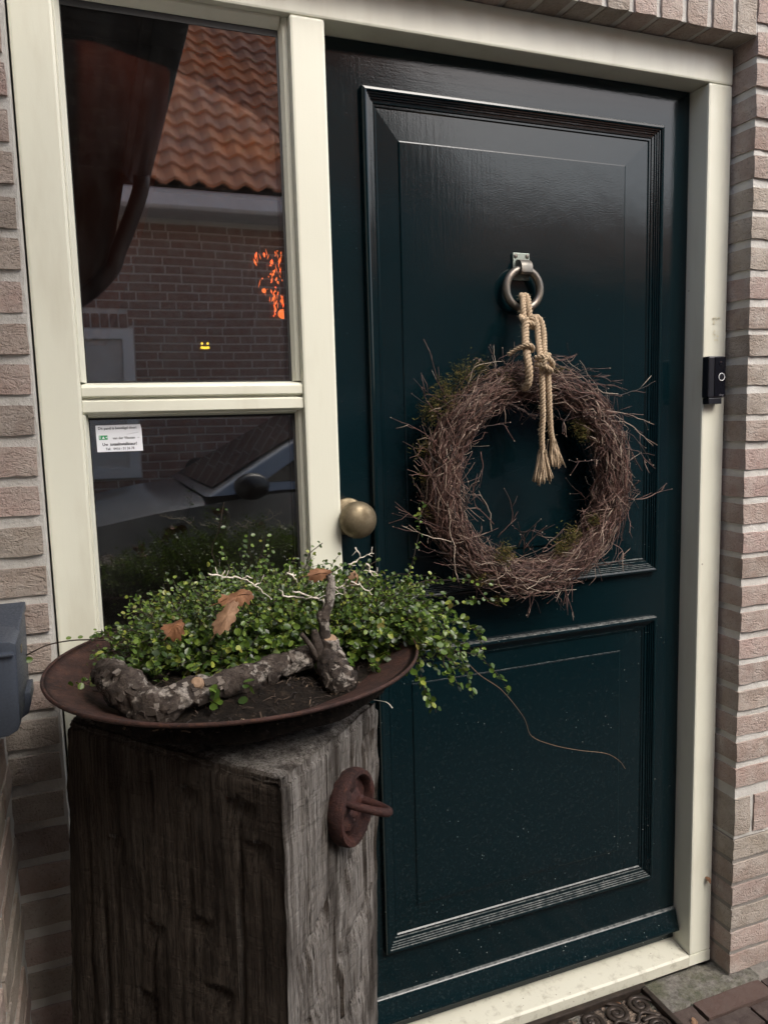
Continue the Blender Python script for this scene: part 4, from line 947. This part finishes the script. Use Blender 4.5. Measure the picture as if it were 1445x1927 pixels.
tb = [at(1030,692,y=-.058), at(1032,730,y=-.060), at(1034,780,y=-.054), at(1036,812,y=-.046), at(1040,832,y=-.042)]
cord(ta, .0059, phase=.5); cord(tb, .0059, phase=2.2)
def tassel(p0, ends, y):
    b = MB(); a, c, drop = ends
    for k in range(60):
        t = random.random(); e_ = a.lerp(c, t)+Vector((0,random.gauss(0,.004),random.gauss(0,.0035)-.004*math.sin(t*math.pi))); s0 = p0+Vector(((t-.5)*.009,random.gauss(0,.003),.006)); m_ = (s0*.55+e_*.45)+Vector((0,random.gauss(0,.002),.002))
        pts = smooth_path([s0,m_,e_], 4); ph = random.uniform(0,6)
        b.tube([p+Vector((math.cos(ph+i),math.sin(ph+i),0))*.0007 for i, p in enumerate(pts)], random.uniform(.0007,.0013), 5)
    b.build('tassel', M_jute, rope, smooth=True)
tassel(ta[-1], (at(1004,905,y=-.040), at(1040,900,y=-.046), 0), 0); tassel(tb[-1], (at(1033,876,y=-.040), at(1061,870,y=-.036), 0), 0)
fuzz.build('loose_fibre', M_fibre, rope, kind='stuff')

# ------------------------------------------------------------------ door mat
mat_ = thing('door_mat', 'dark cast iron scrollwork door mat before the threshold', 'door mat', (.45,-.2,-.04))
mx0, mx1, my0, my1 = .02, .775, -.440, -.006; zt = -.020
q = M('leaf_litter', rough=.95); vl = q.n('TexVoronoi', i_Scale=120); q.link(q.coord(), vl.inputs['Vector']); q.set(Base_Color=q.ramp(vl.outputs['Color'], [(.2,(.03,.022,.016)),(.55,(.10,.075,.055)),(.85,(.20,.15,.11))])); q.bump(vl.outputs['Distance'], .9, .006)
b = MB(); b.lattice([mx0+.015+(mx1-mx0-.03)*i/50 for i in range(51)], [my0+.015+(my1-my0-.03)*i/30 for i in range(31)], [-.046,-.0345], lambda x,y,z: (x,y,z+(.003*fbm(x*45,y*45,3) if z > -.04 else 0))); b.build('debris', q.m, mat_, kind='stuff', smooth=True)
b = MB()
for (x0,x1,y0,y1) in ((mx0,mx1,my1-.014,my1),(mx0,mx1,my0,my0+.014),(mx0,mx0+.014,my0+.0142,my1-.0142),(mx1-.014,mx1,my0+.0142,my1-.0142)): b.box(x0,x1,y0,y1,-.041,zt)
b.build('rim', M_iron, mat_, bevel=.003)
def scroll(cx, cy, r, rot, flip, tail):
    b = MB(); pts = []
    for i in range(34):
        t = i/33; a = rot+flip*t*2.15*2*math.pi*.86; rr = r*(.16+.84*t); pts.append((cx+rr*math.cos(a), cy+rr*math.sin(a), -.027+.002*(1-t)))
    a = rot+flip*2.15*2*math.pi*.86; e_ = Vector(pts[-1]); tv = Vector((-math.sin(a)*flip, math.cos(a)*flip, 0)); pts += [tuple(e_+tv*tail*f+Vector((math.cos(a),math.sin(a),0))*-tail*.25*f*f) for f in (.35,.7,1.0)]
    b.tube(pts, lerp_list([.0062]+[.0052]*20+[.0058]*(len(pts)-21),1) if False else [.0060]*len(pts), 8)
    b.lathe([(.0,-.006),(.0085,-.002),(.0085,.002),(.0,.0055)], (cx,cy,-.026), (0,0,1), 14); b.v = [(p[0],p[1],-.030+(p[2]+.027)*.45) for p in b.v]; b.build('scroll', M_iron, mat_, smooth=True)
sx0 = mx1-.045
for k in range(11):
    for j in range(6):
        cx = sx0-k*.066; cy = my1-.046-j*.066
        if cx < mx0+.03: continue
        scroll(cx, cy, .027, (k*1.7+j*2.3), 1 if (k+j) % 2 else -1, .03)
b = MB()
for j in range(6): b.tube(smooth_path([(sx0+.02-k*.033, my1-.079-j*.066+(.012 if k % 2 else -.012), -.029) for k in range(22)], 4), .0042, 6)
b.build('wave_bar', M_iron, mat_, smooth=True)
dead_leaf('rust orange leaf scrap lying in the corner of the iron mat', at(1204,1882,z=-.030), .030, .036, (.1,-.2,1), (-.3,1,0), 41)
dead_leaf('brown leaf scrap among the scrolls near the middle of the mat', at(1160,1893,z=-.036), .026, .022, (.1,-.2,1), (.7,1,0), 43)
dead_leaf('pale brown leaf scrap at the edge of the picture beside the iron mat', at(1308,1921,z=-.036), .020, .018, (.1,-.5,1), (-.3,1,0), 47)
dead_leaf('dark brown leaf scrap lying in the mat near the threshold', at(1085,1908,z=-.036), .030, .020, (.1,-.2,1), (.7,.4,0), 51)
random.seed(5)

# ------------------------------------------------------------------ side wing: brick wall at the left, wall box, dark eave above
side = thing('side_wall', 'brick side wall running towards the viewer at the far left', 'wall', (-.6,-.45,-.04))
b = MB(); b.lattice([-.80,-.528], [-1.10+i*.02 for i in range(53)]+[-.0575], [-.06]+[-.04+i*.0155 for i in range(150)], lambda x,y,z: (x+(.0016*fbm(y*60,z*60,3) if x > -.6 else 0), y, z)); b.build('mortar', M_mortar, side, autosmooth=.9)
sb = MB()
for i, zb in courses(-.03, 2.25):
    yb = -.066-(.0 if i % 2 else .055)
    while yb > -1.08:
        L = .207 if random.random() < .55 else .1; y0 = max(yb-L,-1.103)
        if .2 < zb < 1.15: sd += 1; brick(side, -.70, -.5235+random.uniform(-.0015,.0015), y0, yb, zb, zb+.0465, sd, step=.025)
        else: sb.box(-.70,-.5240,y0,yb,zb,zb+.0465)
        yb -= L+.011
sb.build('brick', M_brick, side, kind='stuff')
b = MB(); b.box(-1.45,-.95,-4.35,-1.11,-.06,2.7); b.build('wall', M_mortar, side)  # unseen wall, added to block the left sky and bounce pale light back
wb = thing('wall_box', 'dark blue grey metal box with sloping lid on the left side wall', 'box', (-.50,-.28,1.0))
b = MB(); 
def bx(y): return 1.051-(y+.30)*.245
b.prism([(-.5235,.938),(-.4965,.938),(-.4850,.944),(-.4815,.952),(-.4790,1.060),(-.4860,1.064),(-.5235,1.066)][::-1], 1, -.300,-.130); b.build('body', M_charcoal, wb, bevel=.0025, autosmooth=.7)
b = MB(); b.hexa([(-.5235,-.306,1.0455),(-.4815,-.306,1.0455),(-.4775,-.125,1.0665),(-.5235,-.125,1.0665),(-.5235,-.306,1.0500),(-.4825,-.306,1.0500),(-.4775,-.125,1.0790),(-.5235,-.125,1.0790)]); b.build('lid', M_charcoal, wb, bevel=.002)
b = MB(); b.lathe([(.0,.0),(.055,.0),(.057,.003),(.057,.016),(.055,.020),(.0,.020)], (-.5300,-.20,.962), (1,.0,0), 40); b.v = [(min(p[0],-.4745)+.030*0, p[1], p[2]) for p in b.v]
b = MB(); b.prism([(-.5235,.928),(-.4900,.928),(-.4780,.936),(-.4740,.950),(-.4740,.966),(-.4790,.966),(-.5235,.966)][::-1], 1, -.215,-.150); b.build('bottom_flange', M_charcoal, wb, bevel=.002, autosmooth=.7)
b = MB(); b.box(-.4815,-.4786,-.235,-.222,1.030,1.040); b.build('tag', M_knob, wb)
for zz_ in (.962,1.030):
    b = MB(); b.lathe([(.0,.0),(.0030,.0),(.0026,.0012),(.0,.0016)], (-.5080,-.3002,zz_), (0,-1,0), 10); b.build('screw', M_ring, wb)
ev = thing('dark_eave', 'dark stained timber eave with black gutter, seen reflected in the window', 'eave', (-.5,-1.0,2.4))
for k in range(9):
    b = MB(); b.box(-1.3,-.165,-.64-(k+1)*.16+.004,-.64-k*.16,2.395,2.412); b.build('soffit_board', M_timber_dark, ev)
b = MB(); b.box(-.164,-.140,-2.10,-.62,2.37,2.53); b.build('fascia', M_timber_dark, ev)
b = MB(); b.tube([(-.095,-2.12,2.40),(-.095,-.62,2.40)], .052, 14); b.build('gutter', M_gutter, ev, smooth=True)
b = MB(); b.tube(smooth_path([(-.095,-2.02,2.38),(-.10,-2.02,2.30),(-.20,-2.02,2.06),(-.24,-2.02,1.97),(-.36,-2.02,1.86),(-.60,-2.02,1.72),(-1.0,-2.02,1.50)],6), .034, 12); b.build('downpipe', M_gutter, ev, smooth=True)
b = MB(); b.prism([(-.15,2.39),(-.24,1.99),(-.37,1.87),(-1.0,1.53),(-1.3,1.40),(-1.3,2.39)], 1, -2.08,-2.055); b.build('boarding', M_timber_dark, ev)
b = MB(); b.hexa([(-1.35,-2.15,2.415),(-.145,-2.15,2.535),(-.145,-.60,2.535),(-1.35,-.60,2.415),(-1.35,-2.15,2.72),(-.145,-2.15,2.56),(-.145,-.60,2.56),(-1.35,-.60,2.72)]); b.build('roof', M_tile, ev)

# ------------------------------------------------------------------ room behind the window
b = MB(); x0,x1,y0,y1,z0,z1 = -1.4,1.6,.21,2.8,-.05,2.5
b.add([(x0,y0,z0),(x1,y0,z0),(x1,y1,z0),(x0,y1,z0),(x0,y0,z1),(x1,y0,z1),(x1,y1,z1),(x0,y1,z1)], [(0,1,2,3),(7,6,5,4),(1,2,6,5)[::-1],(2,3,7,6)[::-1],(3,0,4,7)[::-1]])
b.build('room_wall', M_dark_wall, None, kind='structure')
b = MB()
b.box(-1.4,-.44,.201,.2095,-.05,2.5); b.box(.066,1.6,.201,.2095,-.05,2.5); b.box(-.44,.066,.201,.2095,2.11,2.5); b.build('room_wall', M_dark_wall, None, kind='structure')
cu = MB(); prof_ = [(-.46+i*.012, .33+.006*math.sin(i*1.1)+.012*math.sin(i*.43)) for i in range(26)]
top_ = [(x,y,2.10) for x, y in prof_]; 
rows = []
for j in range(20):
    t = j/19; z = 2.12-.62*t; rows.append([(-.46+(x+.46)*(1-.55*t**1.6), y, z) for x, y in prof_])
vs = [p for r in rows for p in r]; n = len(prof_); cu.add(vs, [(j*n+i,j*n+i+1,(j+1)*n+i+1,(j+1)*n+i) for j in range(19) for i in range(n-1)])
tag(cu.build('curtain', M_curtain, None, smooth=True), 'rust red curtain hanging dim behind the upper window pane', 'curtain')
lan = thing('lantern', 'orange glowing perforated lantern behind the upper pane beside the mullion', 'lantern', (.07,.36,1.65))
LC = Vector((.085,.40,1.650)); b = MB(); b.lathe([(.0,-.11),(.045,-.10),(.085,-.06),(.10,.0),(.09,.05),(.06,.085),(.0,.10)], LC, (0,0,1), 24); b.build('shade', M('lantern_shade', (.012,.005,.004), .8).m, lan, smooth=True)
b = MB()
for k in range(90):
    px = 538-abs(random.gauss(0,1))*26; py = random.uniform(472,598); 
    if px < 462+ (py-472)*.42: continue
    c = at(px, py, y=.297); a = random.uniform(-.5,.5); h_, w_ = random.choice(((random.uniform(.004,.009), random.uniform(.0012,.003)),(random.uniform(.0015,.003),random.uniform(.001,.002)),(random.uniform(.005,.012),.0008)))
    ux, uz = Vector((math.cos(a),0,math.sin(a))), Vector((-math.sin(a),0,math.cos(a))); b.add([c-uz*h_, c+ux*w_, c+uz*h_*.6+ux*w_*.5, c+uz*h_, c-ux*w_], [(0,1,2,3,4)])
for (px, py, r) in ((532,591,.0105),(497,547,.0050),(543,590,.008),(538,560,.006)):
    c = at(px, py, y=.296); b.lathe([(.0,.0),(r,.0),(r*.9,.001),(.0,.0015)], c, (0,-1,0), 16)
b.build('cutout', M_orange_lit, lan)
pk = thing('pumpkin_light', 'tiny yellow glowing pumpkin face deep behind the upper pane', 'light', tuple(at(384,652,y=.6)))
pcn = at(384,651,y=.62); b = MB(); b.lathe([(.0,-.014),(.012,-.012),(.0175,-.004),(.0175,.004),(.011,.012),(.0,.013)], pcn, (0,0,1), 16); b.build('shell', M('dark_pumpkin', (.05,.02,.005), .6).m, pk, smooth=True)
b = MB()
for (u, v_, r) in ((-.007,.004,.0032),(.007,.004,.0032)): b.lathe([(.0,.0),(r,.0),(.0,.001)], pcn+Vector((u,-.0195,v_)), (0,-1,0), 8)
b.tube([pcn+Vector((.011*math.sin(t),-.0195,-.004-.0025*math.cos(t))) for t in [-1.2+i*.3 for i in range(9)]], .0030, 6); b.build('face', M_yellow_lit, pk)
pl = bpy.data.lights.new('curtain_fill_lamp', 'POINT'); pl.energy = 1.1; pl.color = (1.0,.28,.06); pl.shadow_soft_size = .03; po = bpy.data.objects.new('curtain_fill_lamp', pl); C.objects.link(po); po.location = (-.22,.275,2.32)  # added lamp hidden above the window head, gives the curtain its orange glow

# ------------------------------------------------------------------ across the lane (seen in the window glass)
opp = thing('terraced_house', 'low brown brick house with orange tiled roof across the lane, mirrored in the window', 'house', (-.4,-4.6,-.04))
OY = -4.5; OX0, OX1 = -1.55, 2.45
b = MB(); b.box(OX0,OX1,OY-.3,OY-.008,-.06,2.82); b.build('wall', M_mortar_opp, opp)
wx0, wx1, wz0, wz1 = -1.35, -.015, .95, 2.02
bb = MB(); z = -.04; rw = 0
while z < 2.74:
    x = OX0+random.uniform(0,.1)
    while x < OX1-.03:
        L = random.choice([.207,.207,.1]); x1 = min(x+L,OX1)
        lim = wx1+.012 if wz0-.03 < z < wz1+.005 else -.04 if 2.0 < z < 2.13 else None
        xs_ = x
        if lim is not None and x < lim and x1 > wx0: xs_ = max(x, lim)
        if xs_ < x1-.02: bb.box(xs_,x1,OY-.012,OY+random.uniform(-.002,.002),z,z+.0485)

        x += L+.0125
    z += .0615; rw += 1
x = wx0
while x < -.05: bb.box(x,x+.05,OY-.012,OY,2.034,2.132); x += .0625
bb.build('brick', M_brick_dark, opp, kind='stuff')
wn = MB()
for (a0,a1,e0,e1) in ((wx0,wx1,wz1-.07,wz1),(wx0,wx1,wz0,wz0+.07),(wx0,wx0+.075,wz0+.07,wz1-.07),(wx1-.075,wx1,wz0+.07,wz1-.07),(-.78,-.71,wz0+.07,wz1-.07)): wn.box(a0,a1,OY-.07,OY+.012,e0,e1)
wn_ = wn.build('window', M_oldwhite, opp)
b = MB(); b.box(wx0+.05,wx1-.05,OY-.06,OY-.05,wz0+.05,wz1-.05); b.build('pane', M_carglass, wn_)
z = wz0+.1
while z < wz1-.12:
    b = MB(); b.box(wx0+.09,-.10,OY-.049,OY-.030,z,z+.026); b.build('blind_slat', M_blind, wn_); z += .058
b = MB(); b.prism([(-4.50,2.815),(-4.215,2.815),(-4.195,2.835),(-4.195,2.935),(-4.225,2.955),(-4.50,2.955)], 0, OX0,OX1+.1); b.build('gutter', M_zinc, opp)
tl_ = MB(); nc = 30
for c_ in range(nc):
    y0_, z0_ = -4.17-c_*.126, 2.965+c_*.140; y1_, z1_ = y0_-.142, z0_+.158; x = OX0-.1
    while x < OX1+.15:
        vs = []
        for s_ in range(6):
            h_ = .020*math.sin(s_/5*2*math.pi)+random.uniform(-.002,.002); vs.append((x+.160*s_/5, y0_-h_*.0+.010, z0_+h_+.026))
        for s_ in range(6):
            h_ = .020*math.sin(s_/5*2*math.pi); vs.append((x+.160*s_/5, y1_, z1_+h_+.006))
        lo = [(p[0],p[1]-.004,p[2]-.020) for p in vs[:6]]
        tl_.add(vs+lo, [(i,i+1,7+i,6+i) for i in range(5)]+[(12+i,13+i,i+1,i) for i in range(5)]); x += .160
tl_.build('roof_tile', M_tile, opp, kind='stuff')
b = MB(); b.prism([(-4.5,2.82),(-4.19,2.955),(-8.05,7.25),(-11.9,2.955),(-11.9,2.82)][::-1], 0, OX0-.05,OX1+.1); b.build('roof', M_timber_dark, opp)
b = MB(); b.box(OX0,OX1,-11.7,OY-.31,-.06,2.815); b.build('wall', M_mortar_grey, opp)
nb = thing('brick_cottage', 'second brick cottage further along the lane', 'house', (7,-9,-.04))
b = MB(); b.box(3.6,14.0,-13.0,-7.6,-.06,3.2); b.build('wall', M_brick_dark, nb)
b = MB(); b.prism([(-7.2,3.15),(-10.3,5.0),(-13.4,3.15)], 0, 3.4,14.2); b.build('roof', M_tile, nb)
for k in range(3):
    b = MB(); b.box(4.6+k*3.0,5.9+k*3.0,-7.62,-7.56,.9,2.3); f_w = b.build('window', M_oldwhite, nb); b = MB(); b.box(4.68+k*3,5.82+k*3,-7.558,-7.55,.98,2.22); b.build('pane', M_carglass, f_w)

# parked car in the lane (front to the left)
car = thing('parked_car', 'silver grey car parked in the lane, mirrored in the lower window pane', 'car', (.9,-3.15,-.05))
CY0, CY1 = -4.02, -2.28
b = MB()
def loft(sections):
    n = len(sections[0]); vs = [p for s_ in sections for p in s_]
    return vs, [(i*n+k,(i*n)+(k+1)%n,(i+1)*n+(k+1)%n,(i+1)*n+k) for i in range(len(sections)-1) for k in range(n)]+[tuple(range(n))[::-1], tuple(range((len(sections)-1)*n,len(sections)*n))]
def sec(x, zlo, zbelt, inset, tin):
    return [(x,CY0+inset,zlo),(x,CY0+inset-.0,zlo+.12),(x,CY0+inset,(zlo+zbelt)/2),(x,CY0+inset+tin,zbelt-.03),(x,CY0+inset+tin+.10,zbelt),(x,CY1-inset-tin-.10,zbelt),(x,CY1-inset-tin,zbelt-.03),(x,CY1-inset,(zlo+zbelt)/2),(x,CY1-inset,zlo+.12),(x,CY1-inset,zlo)]
b.add(*loft([sec(-1.28,.22,.60,.25,.05),sec(-1.15,.17,.72,.10,.05),sec(-.85,.15,.82,.04,.05),sec(-.30,.14,.92,.0,.05),sec(.15,.14,.97,.0,.04),sec(1.2,.14,1.0,.0,.03),sec(2.3,.15,1.02,.02,.04),sec(2.75,.2,.95,.10,.05),sec(2.88,.28,.75,.2,.05)]))
b.build('body', M_car, car, autosmooth=.6)
tr_ = .17; hull = [(-.08,.955),(.70,1.375),(.95,1.435),(1.7,1.43),(2.15,1.35),(2.70,1.0)]
def cy(z, side): t = max(0,min(1,(z-.955)/.47)); return (CY0+.035+tr_*t) if side < 0 else (CY1-.035-tr_*t)
b = MB(); b.add([(x,cy(z,-1),z) for x,z in hull]+[(x,cy(z,1),z) for x,z in hull], [(0,1,2,3,4,5),(11,10,9,8,7,6)]+[(i,6+i,7+i,i+1) for i in range(5)]); b.build('cabin', M_car, car, bevel=.025, autosmooth=.8)
b = MB()
for sd_ in (-1,1):
    for poly in ([(.20,1.005),(1.22,1.02),(1.25,1.365),(.93,1.365),(.76,1.335)],[(1.33,1.02),(2.36,1.04),(2.05,1.315),(1.70,1.365),(1.35,1.368)]): b.add([(x,cy(z,sd_)+.006*sd_,z) for x,z in poly], [(0,1,2,3,4)])
b.add([(-.035,CY0+.14,.99),(-.035,CY1-.14,.99),(.665,CY1-.24,1.368),(.665,CY0+.24,1.368)], [(0,1,2,3)]); b.add([(2.66,CY0+.15,1.045),(2.66,CY1-.15,1.045),(2.20,CY1-.25,1.335),(2.20,CY0+.25,1.335)], [(3,2,1,0)])
b.build('window', M_carglass, car)
for yy_, sg in ((CY1+.07,1),(CY0-.07,-1)):
    b = MB(); b.lathe([(.0,-.11),(.05,-.10),(.078,-.04),(.085,.03),(.07,.08),(.0,.10)], (.12,yy_,1.0), (0,sg,0), 16); b.v = [(p[0]*1.0 if True else 0, p[1], 1.0+(p[2]-1.0)*.75) for p in b.v]; b.build('mirror', M_gutter, car, smooth=True)
for x_ in (-.62,2.08):
    for yy_, sg in ((CY1-.19,1),(CY0+.19,-1)):
        b = MB(); b.lathe([(.20,-.0),(.30,.0),(.315,.03),(.315,.17),(.30,.20),(.20,.20)], (x_,yy_,.265), (0,sg,0), 28); wl = b.build('wheel', M_tyre, car, smooth=True)
        b = MB(); b.lathe([(.0,.12),(.06,.17),(.19,.185),(.20,.19),(.20,.10),(.0,.10)], (x_,yy_,.265), (0,sg,0), 20); b.build('rim', M_rim, wl)
car.location.x += .22; car.location.z += .03
for o in bpy.data.objects:
    if '_o' in o: del o['_o']
